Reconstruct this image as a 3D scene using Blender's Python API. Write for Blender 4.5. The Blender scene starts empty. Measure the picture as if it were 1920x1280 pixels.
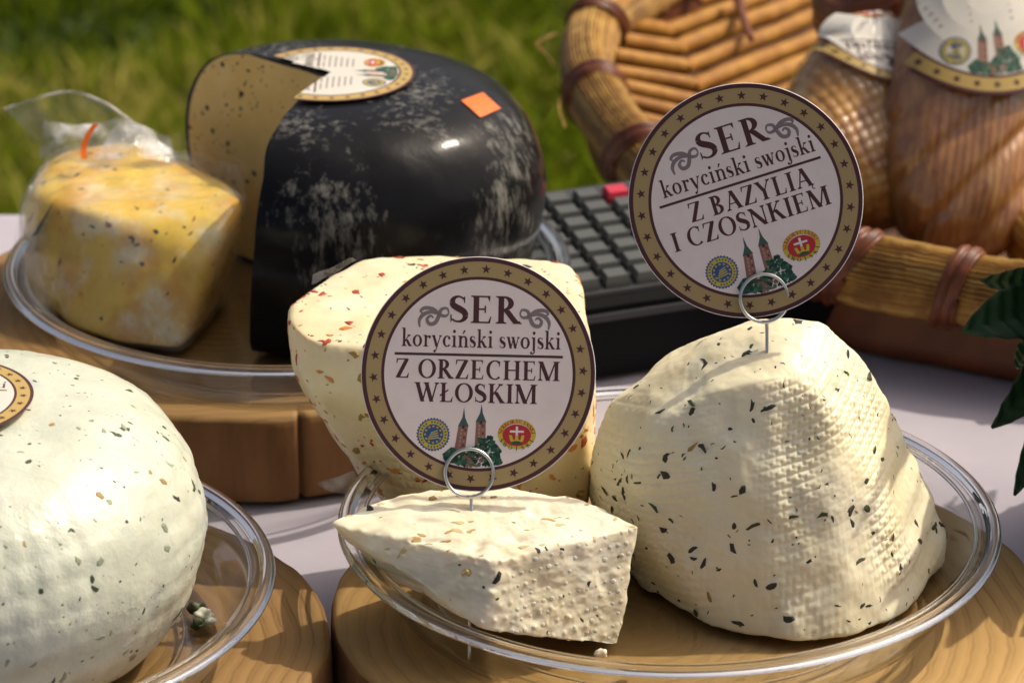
import bpy, bmesh, math, random
import numpy as np
from mathutils import Vector
from mathutils.bvhtree import BVHTree
random.seed(7); RNG = np.random.default_rng(11)
SC = bpy.context.scene
COL = SC.collection
R = math.radians

# ------------------------------------------------------------------ camera
ZC, PITCH, FPX = 0.768, R(23.0), 7000.0
CAM = np.array([0, 0, ZC])
FW = np.array([0, math.cos(PITCH), -math.sin(PITCH)])
UP = np.array([0, math.sin(PITCH), math.cos(PITCH)])
RT = np.array([1.0, 0, 0])
cd = bpy.data.cameras.new('camera'); cam = bpy.data.objects.new('camera', cd); COL.objects.link(cam)
cam.location = CAM; cam.rotation_euler = (math.pi / 2 - PITCH, 0, 0)
cd.sensor_width = 36; cd.lens = FPX * 36 / 1920; cd.clip_start = 0.05; cd.clip_end = 500
cd.dof.use_dof = True; cd.dof.focus_distance = 1.57; cd.dof.aperture_fstop = 14
SC.camera = cam

# ------------------------------------------------------------------ sky, sun, exposure
SUN_EL, SUN_AZ = R(50), R(64)             # azimuth from +Y (away from the camera), positive = towards +X
w = bpy.data.worlds.new('World'); SC.world = w; w.use_nodes = True
nt = w.node_tree; bg = nt.nodes['Background']
sky = nt.nodes.new('ShaderNodeTexSky'); sky.sky_type = 'NISHITA'; sky.sun_disc = False
sky.sun_elevation = SUN_EL; sky.sun_rotation = SUN_AZ; sky.air_density = 0.8; sky.dust_density = 9.0; sky.ozone_density = 0.3
nt.links.new(sky.outputs[0], bg.inputs[0]); bg.inputs[1].default_value = 0.13
sl = bpy.data.lights.new('sun', 'SUN'); sl.energy = 3.7; sl.angle = R(0.6); sl.color = (1.0, 0.90, 0.74)
so = bpy.data.objects.new('sun', sl); COL.objects.link(so)
SUNV = Vector((math.sin(SUN_AZ) * math.cos(SUN_EL), math.cos(SUN_AZ) * math.cos(SUN_EL), math.sin(SUN_EL)))
so.rotation_euler = SUNV.to_track_quat('Z', 'Y').to_euler(); so.location = (0, 0, 5)
vs = SC.view_settings; vs.view_transform = 'Standard'; vs.look = 'None'; vs.exposure = -0.20; vs.gamma = 1; vs.use_curve_mapping = False
SC.cycles.use_denoising = True
SC.cycles.max_bounces = 14; SC.cycles.transparent_max_bounces = 24; SC.cycles.transmission_bounces = 10
SC.cycles.caustics_reflective = False; SC.cycles.caustics_refractive = False

# ------------------------------------------------------------------ pixel helpers (photo pixels, 1920 x 1280)
def ray(px, py): return FW + (px - 960) / FPX * RT - (py - 640) / FPX * UP
def P(px, py, z):
    d = ray(px, py); return CAM + d * ((z - ZC) / d[2])
def PD(px, py, depth): return CAM + ray(px, py) * depth
def PY(px, py, y):
    d = ray(px, py); return CAM + d * (y / d[1])
def depth_of(p): return float(np.dot(np.asarray(p) - CAM, FW))

# ------------------------------------------------------------------ numpy noise
def _h(ix, iy, iz, s):
    n = (ix.astype(np.int64) * 374761393 + iy.astype(np.int64) * 668265263 + iz.astype(np.int64) * 2147483647 + s * 1274126177) & 0xffffffff
    n = ((n ^ (n >> 13)) * 1274126177) & 0xffffffff
    return ((n ^ (n >> 16)) & 0xffff) / 32767.5 - 1.0
def vn(p, sc=1.0, seed=0):
    p = np.asarray(p, float) * sc + 100.37; i = np.floor(p).astype(np.int64); f = p - i; f = f * f * (3 - 2 * f)
    r = 0
    for a in (0, 1):
        for b in (0, 1):
            for c in (0, 1):
                wgt = (f[..., 0] if a else 1 - f[..., 0]) * (f[..., 1] if b else 1 - f[..., 1]) * (f[..., 2] if c else 1 - f[..., 2])
                r = r + wgt * _h(i[..., 0] + a, i[..., 1] + b, i[..., 2] + c, seed)
    return r
def fbm(p, sc, oct=3, seed=0): return sum(vn(p, sc * 2 ** k, seed + k) / 2 ** k for k in range(oct))
def sstep(a, b, x): t = np.clip((x - a) / (b - a), 0, 1); return t * t * (3 - 2 * t)

# ------------------------------------------------------------------ object helpers
def wloc(o):
    v = np.zeros(3)
    while o is not None: v = v + np.array(o.location); o = o.parent
    return v
def obj(name, verts, faces, mat, parent=None, smooth=True, midx=None):
    verts = np.asarray(verts, float)
    base = wloc(parent) if parent is not None else verts.mean(0) * [1, 1, 0] + [0, 0, verts[:, 2].min()]
    me = bpy.data.meshes.new(name); me.from_pydata((verts - base).tolist(), [], faces if isinstance(faces, list) else faces.tolist())
    for m in (mat if isinstance(mat, (list, tuple)) else [mat]): me.materials.append(m)
    if midx is not None: me.polygons.foreach_set('material_index', np.asarray(midx, dtype=np.int32))
    me.polygons.foreach_set('use_smooth', np.full(len(me.polygons), smooth)); me.update()
    o = bpy.data.objects.new(name, me); COL.objects.link(o)
    if parent is not None: o.parent = parent
    else: o.location = base
    return o
def tag(o, label=None, cat=None, group=None, kind=None):
    for k, v in (('label', label), ('category', cat), ('group', group), ('kind', kind)):
        if v: o[k] = v
    return o
def thing(name, loc, label, cat, group=None):
    o = bpy.data.objects.new(name, None); COL.objects.link(o); o.location = loc; o.empty_display_size = 0.02
    return tag(o, label, cat, group)
def grid_faces(n, m, wrap_u=False, wrap_v=False):      # n rows (u), m columns (v)
    f = []
    for i in range(n if wrap_u else n - 1):
        for j in range(m if wrap_v else m - 1):
            a, b = i, (i + 1) % n; c, d = j, (j + 1) % m
            f.append((a * m + c, a * m + d, b * m + d, b * m + c))
    return f
def lathe(prof, segs=96, a0=0.0, a1=2 * math.pi, ctr=(0, 0, 0)):
    full = abs(a1 - a0 - 2 * math.pi) < 1e-6
    ang = np.linspace(a0, a1, segs, endpoint=not full); pr = np.asarray(prof, float)
    v = np.stack([np.outer(np.cos(ang), pr[:, 0]), np.outer(np.sin(ang), pr[:, 0]), np.tile(pr[:, 1], (segs, 1))], -1).reshape(-1, 3) + np.asarray(ctr)
    f = [q[::-1] for q in grid_faces(segs, len(pr), wrap_u=full)]
    return v, f
def spline(pts, n, closed=False):
    p = np.asarray(pts, float); k = len(p); out = []
    segs = k if closed else k - 1
    for t in np.linspace(0, segs, n, endpoint=not closed):
        i = min(int(t), segs - 1); u = t - i
        g = (lambda j: p[j % k]) if closed else (lambda j: p[min(max(j, 0), k - 1)])
        a, b, c, d = g(i - 1), g(i), g(i + 1), g(i + 2)
        out.append(0.5 * (2 * b + (c - a) * u + (2 * a - 5 * b + 4 * c - d) * u * u + (3 * b - a - 3 * c + d) * u ** 3))
    return np.array(out)
def frames(path, closed=False, up=(0, 0, 1)):
    p = np.asarray(path, float)
    t = (np.roll(p, -1, 0) - np.roll(p, 1, 0)) if closed else np.gradient(p, axis=0)
    t /= np.linalg.norm(t, axis=1)[:, None]
    up = np.asarray(up, float); s = np.cross(t, up); s /= np.linalg.norm(s, axis=1)[:, None] + 1e-9
    return t, s, np.cross(s, t)
def tube(path, rad, segs=10, closed=False, caps=True, up=None):
    p = np.asarray(path, float); n = len(p); rad = np.broadcast_to(rad, (n,))
    t = (np.roll(p, -1, 0) - np.roll(p, 1, 0)) if closed else np.gradient(p, axis=0)
    t /= np.linalg.norm(t, axis=1)[:, None] + 1e-12
    s = np.cross(t[0], [0, 0, 1.0] if abs(t[0][2]) < .9 else [1.0, 0, 0]); s /= np.linalg.norm(s)
    V = []; a = np.linspace(0, 2 * math.pi, segs, endpoint=False)
    for i in range(n):
        s = s - t[i] * np.dot(s, t[i]); s /= np.linalg.norm(s); b = np.cross(t[i], s)
        V.append(p[i] + rad[i] * (np.outer(np.cos(a), s) + np.outer(np.sin(a), b)))
    f = grid_faces(n, segs, wrap_u=closed, wrap_v=True); V = np.concatenate(V)
    if caps and not closed: f += [tuple(range(segs)), tuple(range((n - 1) * segs, n * segs))[::-1]]
    return V, f
def merge(parts):
    V, F, k = [], [], 0
    for v, f in parts:
        V.append(v); F += [tuple(i + k for i in q) for q in f]; k += len(v)
    return np.concatenate(V), F
def cube_sphere(n):
    key, V, F = {}, [], []
    for ax in range(3):
        for sg in (-1, 1):
            idx = []
            for i in range(n + 1):
                for j in range(n + 1):
                    c = [0, 0, 0]; c[ax] = sg * n; c[(ax + 1) % 3] = 2 * i - n; c[(ax + 2) % 3] = 2 * j - n; c = tuple(c)
                    if c not in key: key[c] = len(V); V.append(c)
                    idx.append(key[c])
            for i in range(n):
                for j in range(n):
                    a, b, c, d = idx[i * (n + 1) + j], idx[(i + 1) * (n + 1) + j], idx[(i + 1) * (n + 1) + j + 1], idx[i * (n + 1) + j + 1]
                    F.append((a, b, c, d) if sg > 0 else (d, c, b, a))
    V = np.tan(np.array(V, float) / n * math.pi / 4)
    return V / np.linalg.norm(V, axis=1)[:, None], F
_cs = {}
def CS(n):
    if n not in _cs: _cs[n] = cube_sphere(n)
    return _cs[n][0].copy(), _cs[n][1]
def rhull(pts, p=18, n=60, center=None, soft=None):
    """convex hull of points with softened edges, as one dense star-shaped mesh"""
    pts = np.asarray(pts, float); bm = bmesh.new()
    for q in pts: bm.verts.new(q)
    bmesh.ops.convex_hull(bm, input=bm.verts); bm.normal_update()
    c = pts.mean(0) if center is None else np.asarray(center)
    pl = []
    for f in bm.faces:
        nn = np.array(f.normal); h = float(np.dot(np.array(f.verts[0].co) - c, nn))
        if h < 0: nn, h = -nn, -h
        if f.calc_area() > 1e-8 and h > 1e-6 and not any(np.dot(nn, q[0]) > .9995 for q in pl): pl.append((nn, h))
    bm.free()
    D, F = CS(n); acc = 0
    for nn, h in pl: acc = acc + np.maximum(0, D @ nn / h) ** p
    return c + D * (acc ** (-1.0 / p))[:, None], F
def vnormals(V, F):
    Fq = np.array(F); N = np.zeros_like(V)
    fn = np.cross(V[Fq[:, 2]] - V[Fq[:, 0]], V[Fq[:, 3]] - V[Fq[:, 1]])
    for k in range(4): np.add.at(N, Fq[:, k], fn)
    return N / (np.linalg.norm(N, axis=1)[:, None] + 1e-15)
def bvh(V, F): return BVHTree.FromPolygons([tuple(v) for v in V], [tuple(f) for f in F])
def hit(b, px, py):
    r = b.ray_cast(Vector(CAM), Vector(ray(px, py)).normalized()); return np.array(r[0]), np.array(r[1])

# ------------------------------------------------------------------ materials
def M(name, col, rough=0.5, col2=None, nscale=20, lo=.35, hi=.65, bump=None, sss=0, coat=0, coatr=.1, metal=0, spec=.5, stretch=(1, 1, 1), spots=None, col3=None, n3=6, detail=4, sssr=(.006, .0035, .0015)):
    m = bpy.data.materials.new(name); m.use_nodes = True; t = m.node_tree; N, L = t.nodes, t.links
    b = N['Principled BSDF']; b.inputs['Roughness'].default_value = rough; b.inputs['Metallic'].default_value = metal
    b.inputs['Specular IOR Level'].default_value = spec
    b.inputs['Coat Weight'].default_value = coat; b.inputs['Coat Roughness'].default_value = coatr
    if sss:
        b.inputs['Subsurface Weight'].default_value = sss; b.inputs['Subsurface Radius'].default_value = sssr; b.inputs['Subsurface Scale'].default_value = 1
    b.inputs['Base Color'].default_value = (*col, 1)
    tc = N.new('ShaderNodeTexCoord'); mp = N.new('ShaderNodeMapping'); mp.inputs['Scale'].default_value = stretch
    L.new(tc.outputs['Object'], mp.inputs['Vector'])
    cur = None
    def noise(sc, d=detail):
        n = N.new('ShaderNodeTexNoise'); n.inputs['Scale'].default_value = sc; n.inputs['Detail'].default_value = d; n.inputs['Roughness'].default_value = .6
        L.new(mp.outputs[0], n.inputs['Vector']); return n
    def mix(a, bcol, fac):
        x = N.new('ShaderNodeMix'); x.data_type = 'RGBA'
        if isinstance(a, tuple): x.inputs[6].default_value = (*a, 1)
        else: L.new(a, x.inputs[6])
        x.inputs[7].default_value = (*bcol, 1); L.new(fac, x.inputs[0]); return x.outputs[2]
    def ramp(src, a, bb):
        r = N.new('ShaderNodeMapRange'); r.inputs[1].default_value = a; r.inputs[2].default_value = bb; r.interpolation_type = 'SMOOTHSTEP'; L.new(src, r.inputs[0]); return r.outputs[0]
    cur = col
    if col2: cur = mix(cur, col2, ramp(noise(nscale).outputs['Fac'], lo, hi))
    if col3: cur = mix(cur, col3, ramp(noise(n3, 5).outputs['Fac'], .5, .72))
    if spots:                                     # (colour, scale, threshold)
        for sc_, ss, th in spots:
            v = N.new('ShaderNodeTexVoronoi'); v.inputs['Scale'].default_value = ss; v.inputs['Randomness'].default_value = 1; L.new(mp.outputs[0], v.inputs['Vector'])
            inv = N.new('ShaderNodeMath'); inv.operation = 'LESS_THAN'; inv.inputs[1].default_value = th; L.new(v.outputs['Distance'], inv.inputs[0])
            cur = mix(cur, sc_, inv.outputs[0])
    if not isinstance(cur, tuple): L.new(cur, b.inputs['Base Color'])
    if bump:
        prev = None
        for (bs, st, dist) in bump:
            bn = N.new('ShaderNodeBump'); bn.inputs['Strength'].default_value = st; bn.inputs['Distance'].default_value = dist
            L.new(noise(bs).outputs['Fac'], bn.inputs['Height'])
            if prev: L.new(prev, bn.inputs['Normal'])
            prev = bn.outputs[0]
        L.new(prev, b.inputs['Normal'])
        if coat: L.new(prev, b.inputs['Coat Normal'])
    return m
def clear(name, tint=(.96, .97, .97), ior=1.45, milk=0.0, milkcol=(.9, .9, .88), rough=.02, bump=None, milk_noise=None):
    m = bpy.data.materials.new(name); m.use_nodes = True; t = m.node_tree; N, L = t.nodes, t.links
    for n in list(N):
        if n.type == 'BSDF_PRINCIPLED': N.remove(n)
    out = [n for n in N if n.type == 'OUTPUT_MATERIAL'][0]
    tr = N.new('ShaderNodeBsdfTransparent'); tr.inputs[0].default_value = (*tint, 1)
    gl = N.new('ShaderNodeBsdfGlossy'); gl.inputs['Roughness'].default_value = rough
    lw = N.new('ShaderNodeLayerWeight'); lw.inputs['Blend'].default_value = .5
    pw = N.new('ShaderNodeMath'); pw.operation = 'POWER'; pw.inputs[1].default_value = 4.0; L.new(lw.outputs['Facing'], pw.inputs[0])
    fr = N.new('ShaderNodeMath'); fr.operation = 'MULTIPLY_ADD'; fr.inputs[1].default_value = .85; fr.inputs[2].default_value = ((ior - 1) / (ior + 1)) ** 2; L.new(pw.outputs[0], fr.inputs[0])
    mx = N.new('ShaderNodeMixShader'); L.new(fr.outputs[0], mx.inputs[0]); L.new(tr.outputs[0], mx.inputs[1]); L.new(gl.outputs[0], mx.inputs[2])
    last = mx
    tc = N.new('ShaderNodeTexCoord')
    if milk:
        df = N.new('ShaderNodeBsdfDiffuse'); df.inputs[0].default_value = (*milkcol, 1)
        m2 = N.new('ShaderNodeMixShader'); m2.inputs[0].default_value = milk
        if milk_noise:
            n = N.new('ShaderNodeTexNoise'); n.inputs['Scale'].default_value = milk_noise; n.inputs['Detail'].default_value = 6; L.new(tc.outputs['Object'], n.inputs['Vector'])
            r = N.new('ShaderNodeMapRange'); r.inputs[1].default_value = .45; r.inputs[2].default_value = .75; r.inputs[3].default_value = milk * .15; r.inputs[4].default_value = milk * 2
            L.new(n.outputs['Fac'], r.inputs[0]); L.new(r.outputs[0], m2.inputs[0])
        L.new(mx.outputs[0], m2.inputs[1]); L.new(df.outputs[0], m2.inputs[2]); last = m2
    if bump:
        n = N.new('ShaderNodeTexNoise'); n.inputs['Scale'].default_value = bump[0]; n.inputs['Detail'].default_value = 4; L.new(tc.outputs['Object'], n.inputs['Vector'])
        bn = N.new('ShaderNodeBump'); bn.inputs['Strength'].default_value = bump[1]; bn.inputs['Distance'].default_value = .002
        L.new(n.outputs['Fac'], bn.inputs['Height']); L.new(bn.outputs[0], gl.inputs['Normal']); L.new(bn.outputs[0], lw.inputs['Normal'])
    L.new(last.outputs[0], out.inputs['Surface'])
    return m
def glass(name, col=(.97, .98, .97), rough=.01, ior=1.45):
    m = M(name, col, rough); b = m.node_tree.nodes['Principled BSDF']; b.inputs['Transmission Weight'].default_value = 1; b.inputs['IOR'].default_value = ior
    return m
def wood_mat(name, light, dark, ring=55, off=(0, 0), axial=False):
    m = bpy.data.materials.new(name); m.use_nodes = True; t = m.node_tree; N, L = t.nodes, t.links; b = N['Principled BSDF']
    b.inputs['Roughness'].default_value = .62; b.inputs['Specular IOR Level'].default_value = .25
    tc = N.new('ShaderNodeTexCoord'); mp = N.new('ShaderNodeMapping'); mp.inputs['Location'].default_value = (off[0], off[1], 0)
    L.new(tc.outputs['Object'], mp.inputs[0])
    nz = N.new('ShaderNodeTexNoise'); nz.inputs['Scale'].default_value = 11; nz.inputs['Detail'].default_value = 3; L.new(mp.outputs[0], nz.inputs[0])
    sub = N.new('ShaderNodeVectorMath'); sub.operation = 'MULTIPLY_ADD'; sub.inputs[1].default_value = (.022, .022, .0); L.new(nz.outputs['Color'], sub.inputs[0]); L.new(mp.outputs[0], sub.inputs[2])
    wv = N.new('ShaderNodeTexWave'); wv.wave_type = 'RINGS'; wv.rings_direction = 'Z'; wv.inputs['Scale'].default_value = ring; wv.inputs['Distortion'].default_value = 1.2; wv.inputs['Detail'].default_value = 2
    L.new(sub.outputs[0], wv.inputs[0])
    big = N.new('ShaderNodeTexNoise'); big.inputs['Scale'].default_value = 16; big.inputs['Detail'].default_value = 5; L.new(mp.outputs[0], big.inputs[0])
    w2 = N.new('ShaderNodeTexWave'); w2.wave_type = 'RINGS'; w2.rings_direction = 'Z'; w2.inputs['Scale'].default_value = ring * 3.3; w2.inputs['Distortion'].default_value = 2.5; w2.inputs['Detail'].default_value = 3
    L.new(sub.outputs[0], w2.inputs[0]); av = N.new('ShaderNodeMath'); av.operation = 'MULTIPLY_ADD'; av.inputs[1].default_value = .35; L.new(w2.outputs['Fac'], av.inputs[0])
    sc_ = N.new('ShaderNodeMath'); sc_.operation = 'MULTIPLY'; sc_.inputs[1].default_value = .65; L.new(wv.outputs['Fac'], sc_.inputs[0]); L.new(sc_.outputs[0], av.inputs[2])
    cr = N.new('ShaderNodeValToRGB'); e = cr.color_ramp.elements
    e[0].position = .0; e[0].color = (*dark, 1); e[1].position = .52; e[1].color = (*light, 1)
    L.new(av.outputs[0], cr.inputs[0])
    mx = N.new('ShaderNodeMix'); mx.data_type = 'RGBA'; mx.inputs[6].default_value = (*light, 1); L.new(cr.outputs[0], mx.inputs[7])
    r = N.new('ShaderNodeMapRange'); r.inputs[1].default_value = .38; r.inputs[2].default_value = .7; r.inputs[3].default_value = .12; r.inputs[4].default_value = .95; L.new(big.outputs['Fac'], r.inputs[0]); L.new(r.outputs[0], mx.inputs[0])
    fi = N.new('ShaderNodeTexNoise'); fi.inputs['Scale'].default_value = 5; fi.inputs['Detail'].default_value = 8; L.new(mp.outputs[0], fi.inputs[0])
    m2 = N.new('ShaderNodeMix'); m2.data_type = 'RGBA'; m2.blend_type = 'MULTIPLY'; m2.inputs[0].default_value = .6; L.new(mx.outputs[2], m2.inputs[6])
    c2 = N.new('ShaderNodeValToRGB'); c2.color_ramp.elements[0].position = .3; c2.color_ramp.elements[0].color = (.55, .5, .42, 1); c2.color_ramp.elements[1].position = .65; c2.color_ramp.elements[1].color = (1, 1, 1, 1)
    L.new(fi.outputs['Fac'], c2.inputs[0]); L.new(c2.outputs[0], m2.inputs[7]); L.new(m2.outputs[2], b.inputs['Base Color'])
    bn = N.new('ShaderNodeBump'); bn.inputs['Strength'].default_value = .25; bn.inputs['Distance'].default_value = .001; L.new(wv.outputs['Fac'], bn.inputs['Height']); L.new(bn.outputs[0], b.inputs['Normal'])
    return m

m_cloth = M('cloth', (.45, .42, .475), .8, (.40, .37, .43), 9, bump=[(900, .15, .0005), (14, .25, .004)])
m_under = M('table_wood', (.35, .24, .14), .6)
m_steel = M('steel', (.55, .55, .56), .3, metal=1)
m_wire = M('wire', (.72, .72, .68), .28, metal=1)
m_slab = wood_mat('slab_end_grain', (.34, .20, .075), (.19, .10, .034), 46)
m_slab2 = wood_mat('slab_end_grain_pale', (.50, .31, .115), (.31, .175, .06), 40, (.02, .01))
m_bark = M('slab_side', (.28, .14, .055), .7, (.19, .09, .032), 30, stretch=(1, 1, .25), bump=[(60, .4, .002)], spec=.2)
m_plate = clear('clear_plastic', (.97, .975, .97), 1.4, rough=.03)
m_rim = glass('clear_plastic_rim', (.96, .97, .95), .015, 1.45)
m_film = clear('cling_film', (.985, .985, .98), 1.45, milk=.10, rough=.08, bump=(120, .8), milk_noise=34)
m_film2 = clear('cling_film_crumpled', (.96, .96, .95), 1.6, milk=.45, rough=.12, bump=(160, .9), milk_noise=55)
m_herb = M('herb_cheese', (.66, .69, .56), .45, (.57, .60, .48), 40, bump=[(75, .7, .0016), (260, .35, .0006)], sss=.2, coat=.45, coatr=.08, col3=(.50, .56, .54), n3=30)
m_walnut = M('walnut_cheese', (.86, .81, .64), .6, (.82, .74, .52), 35, bump=[(300, .3, .0006), (90, .2, .001)], sss=.3, spec=.35)
m_basil = M('basil_cheese', (.88, .79, .52), .45, (.87, .81, .60), 22, bump=[(350, .25, .0005)], sss=.3, spec=.45, col3=(.80, .70, .42), n3=18)
m_pap = M('paprika_cheese', (.84, .75, .51), .45, (.78, .67, .40), 26, bump=[(120, .3, .001), (500, .2, .0004)], sss=.25, coat=.25, coatr=.2, col3=(.82, .66, .38), n3=30)
m_yel = M('yellow_cheese', (.86, .59, .08), .5, (.74, .40, .04), 30, lo=.42, hi=.62, bump=[(80, .35, .0012)], sss=.2, coat=.15, coatr=.2, col3=(.86, .76, .46), n3=38)
m_cut = M('cut_cheese_paste', (.86, .67, .28), .55, (.82, .61, .22), 40, bump=[(220, .2, .0006)], sss=.2, spec=.3)
m_fg = M('herb_green', (.05, .065, .02), .6); m_fk = M('herb_dark', (.035, .03, .02), .6); m_fy = M('herb_tan', (.34, .22, .06), .6)
m_fr = M('paprika_red', (.42, .06, .02), .5); m_fo = M('paprika_orange', (.62, .25, .05), .5)
m_hole = M('walnut_bit', (.50, .33, .12), .6)
m_white = M('card_white', (.86, .75, .71), .45, (.82, .71, .665), 60, spec=.3)
m_tan = M('card_tan', (.42, .305, .135), .5, spec=.3); m_mar = M('print_maroon', (.085, .03, .034), .5, spec=.3)
m_gry = M('print_taupe', (.24, .185, .185), .5); m_blue = M('print_blue', (.03, .09, .25), .5); m_yelp = M('print_yellow', (.60, .47, .04), .5)
m_redp = M('print_red', (.50, .025, .03), .5); m_grn = M('print_green', (.02, .10, .055), .5); m_grn2 = M('print_dark_green', (.01, .045, .03), .5)
m_grn3 = M('print_light_green', (.06, .17, .09), .5); m_brk = M('print_brick', (.27, .13, .09), .5); m_brk2 = M('print_brick_pale', (.42, .24, .17), .5)
m_wht2 = M('print_white', (.78, .75, .75), .5); m_teal = M('print_spire', (.05, .10, .085), .5)
m_gold = M('label_gold', (.52, .36, .10), .4, coat=.4); m_lwh = M('label_white', (.70, .67, .58), .4, coat=.4)
m_orange = M('sticker_orange', (.85, .17, .005), .5, (.75, .13, .005), 300)
m_blk = M('black_plastic', (.006, .006, .007), .6, spec=.12); m_dgrey = M('grey_plastic', (.035, .036, .038), .45); m_key = M('key_plastic', (.085, .09, .085), .35)
m_redk = M('red_key_plastic', (.55, .03, .06), .35)
m_leaf = M('leaf', (.035, .085, .025), .5, (.02, .055, .02), 60, bump=[(120, .3, .001)], spec=.3)
m_stem = M('leaf_stem', (.08, .12, .04), .5)

# ------------------------------------------------------------------ ground and grass
g = obj('ground', [(-40, -10, -.75), (40, -10, -.75), (40, 70, -.75), (-40, 70, -.75)], [(0, 1, 2, 3)],
        M('lawn_soil', (.055, .085, .012), .9, (.035, .06, .01), 3, col3=(.11, .12, .025), n3=1.5), smooth=False)
tag(g, kind='structure')
def blade_mat(name, col):
    m = bpy.data.materials.new(name); m.use_nodes = True; N, L = m.node_tree.nodes, m.node_tree.links; N.remove(N['Principled BSDF'])
    d = N.new('ShaderNodeBsdfDiffuse'); d.inputs[0].default_value = (*col, 1); t = N.new('ShaderNodeBsdfTranslucent'); t.inputs[0].default_value = (*[c * 1.1 for c in col], 1)
    x = N.new('ShaderNodeMixShader'); x.inputs[0].default_value = .5; L.new(d.outputs[0], x.inputs[1]); L.new(t.outputs[0], x.inputs[2]); L.new(x.outputs[0], N['Material Output'].inputs[0])
    return m
def grass():
    n = 95000
    x = RNG.uniform(-1.9, 1.9, n); y = RNG.uniform(2.9, 7.0, n)
    p = np.stack([x, y, np.zeros(n)], -1)
    cl = fbm(p, 5.0, 2, 3); hgt = (.055 + .05 * np.clip(cl, -.6, 1)) * RNG.uniform(.6, 1.3, n)
    a = RNG.uniform(0, 2 * math.pi, n); wd = RNG.uniform(.002, .0045, n)
    lean = RNG.normal(0, .028, (n, 2))
    dx, dy = np.cos(a) * wd, np.sin(a) * wd; z = np.full(n, -.75)
    A = np.stack([x - dx, y - dy, z], -1); B = np.stack([x + dx, y + dy, z], -1)
    C = np.stack([x + dx * .7 + lean[:, 0] * .45, y + dy * .7 + lean[:, 1] * .45, z + hgt * .6], -1); D = np.stack([x + lean[:, 0], y + lean[:, 1], z + hgt], -1)
    V = np.stack([A, B, C, D], 1).reshape(-1, 3); k = np.arange(n)[:, None] * 4
    F = np.concatenate([k + [0, 1, 2], k + [0, 2, 3]])
    tone = vn(p, 3.2, 9) + .7 * vn(p, 9, 5) + RNG.normal(0, .35, n)
    mi = np.where(tone > .6, 2, np.where(tone < -.25, 1, 0)); mi = np.concatenate([mi, mi])
    ms = [blade_mat('grass_green', (.17, .22, .012)), blade_mat('grass_deep_green', (.045, .075, .006)), blade_mat('grass_straw', (.40, .36, .08))]
    o = obj('grass', V, F, ms, smooth=False, midx=mi)
    tag(o, 'sunlit green lawn grass behind the table', 'grass', kind='stuff')
grass()

# ------------------------------------------------------------------ table and cloth
YB = P(960, 391, 0)[1]; TX = 1.0; YF = .75
t = thing('table', (0, (YB + YF) / 2, -.75), 'trestle table hidden under the white cloth', 'table')
def boxv(x0, x1, y0, y1, z0, z1):
    v = [(x, y, z) for z in (z0, z1) for y in (y0, y1) for x in (x0, x1)]
    return np.array(v), [(0, 2, 3, 1), (4, 5, 7, 6), (0, 1, 5, 4), (2, 6, 7, 3), (0, 4, 6, 2), (1, 3, 7, 5)]
obj('table_top', *boxv(-TX + .01, TX - .01, YF + .01, YB - .012, -.035, -.008), m_under, t, False)
for sx in (-1, 1):
    for yy in (YF + .08, YB - .12): obj('leg', *boxv(sx * .85 - .02, sx * .85 + .02, yy, yy + .04, -.75, -.035), m_steel, t, False)
def cloth():
    nx, ny = 161, 150
    xs = np.linspace(-TX, TX, nx); s = np.concatenate([np.linspace(-.30, 0, 24, endpoint=False), np.linspace(0, YB - YF, 102, endpoint=False), np.linspace(YB - YF, YB - YF + .30, 24)])
    V = np.zeros((len(s), nx, 3)); V[..., 0] = xs[None]
    for i, q in enumerate(s):
        if q < 0: y, z = YF, q
        elif q > YB - YF: y, z = YB, -(q - (YB - YF))
        else: y, z = YF + q, 0
        V[i, :, 1] = y; V[i, :, 2] = z
        if z < 0: V[i, :, 1] += (.02 * np.sin(xs * 21 + 1) + .012 * np.sin(xs * 47)) * min(1, -z / .15) + (-.004 if q < 0 else .004)
    flat = V.reshape(-1, 3); m = flat[:, 2] == 0
    flat[m, 2] = -.003 + .0022 * np.clip(fbm(flat[m], 6, 3, 4), -1, 1)
    o = obj('tablecloth', flat, [q for q in grid_faces(len(s), nx)], m_cloth)
    tag(o, 'plain white cloth spread over the market table', 'tablecloth')
cloth()

# ------------------------------------------------------------------ wood slabs
ZS = .045                         # slab top
def slab(ctr, rad, seed, label, mat, cracks=(), rough=.05, ell=(1, 1)):
    n = 480; a = np.linspace(0, 2 * math.pi, n, endpoint=False)
    q = np.stack([np.cos(a), np.sin(a), np.zeros(n)], -1)
    r = rad * (1 + rough * vn(q, 1.3, seed) + .012 * vn(q, 5, seed + 1) + .004 * vn(q, 16, seed + 2))
    for ca, dep in cracks:
        r -= dep * np.exp(-((a - ca) / .006) ** 2)
    rows = [(0, ZS), (.15, ZS), (.3, ZS), (.45, ZS), (.6, ZS), (.75, ZS), (.88, ZS), (.96, ZS), (.985, ZS - .0005), (.997, ZS - .0025), (1, ZS - .006), (1.004, ZS * .66), (1.006, ZS * .33), (1.0, .004), (.992, .0012)]
    V = []
    for k, (f, z) in enumerate(rows):
        rr = r * f if f > .9 else (rad * f + (r - rad) * f * f)
        v = np.stack([np.cos(a) * rr * ell[0], np.sin(a) * rr * ell[1], np.full(n, z)], -1)
        if k >= 10: v[:, :2] *= (1 + .004 * vn(v * [1, 1, .3], 120, seed))[:, None]
        V.append(v)
    V = np.concatenate(V) + [ctr[0], ctr[1], 0]
    F = [f for f in grid_faces(len(rows), n, wrap_v=True)]
    mi = [0 if i // n < 9 else 1 for i in range(len(F))]
    o = obj('wood_slab', V, F, [mat, m_bark], midx=mi)
    return tag(o, label, 'wood slab', 'round wood slabs under the cheese plates')
ZR = ZS + .034                    # plate rim height
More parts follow.
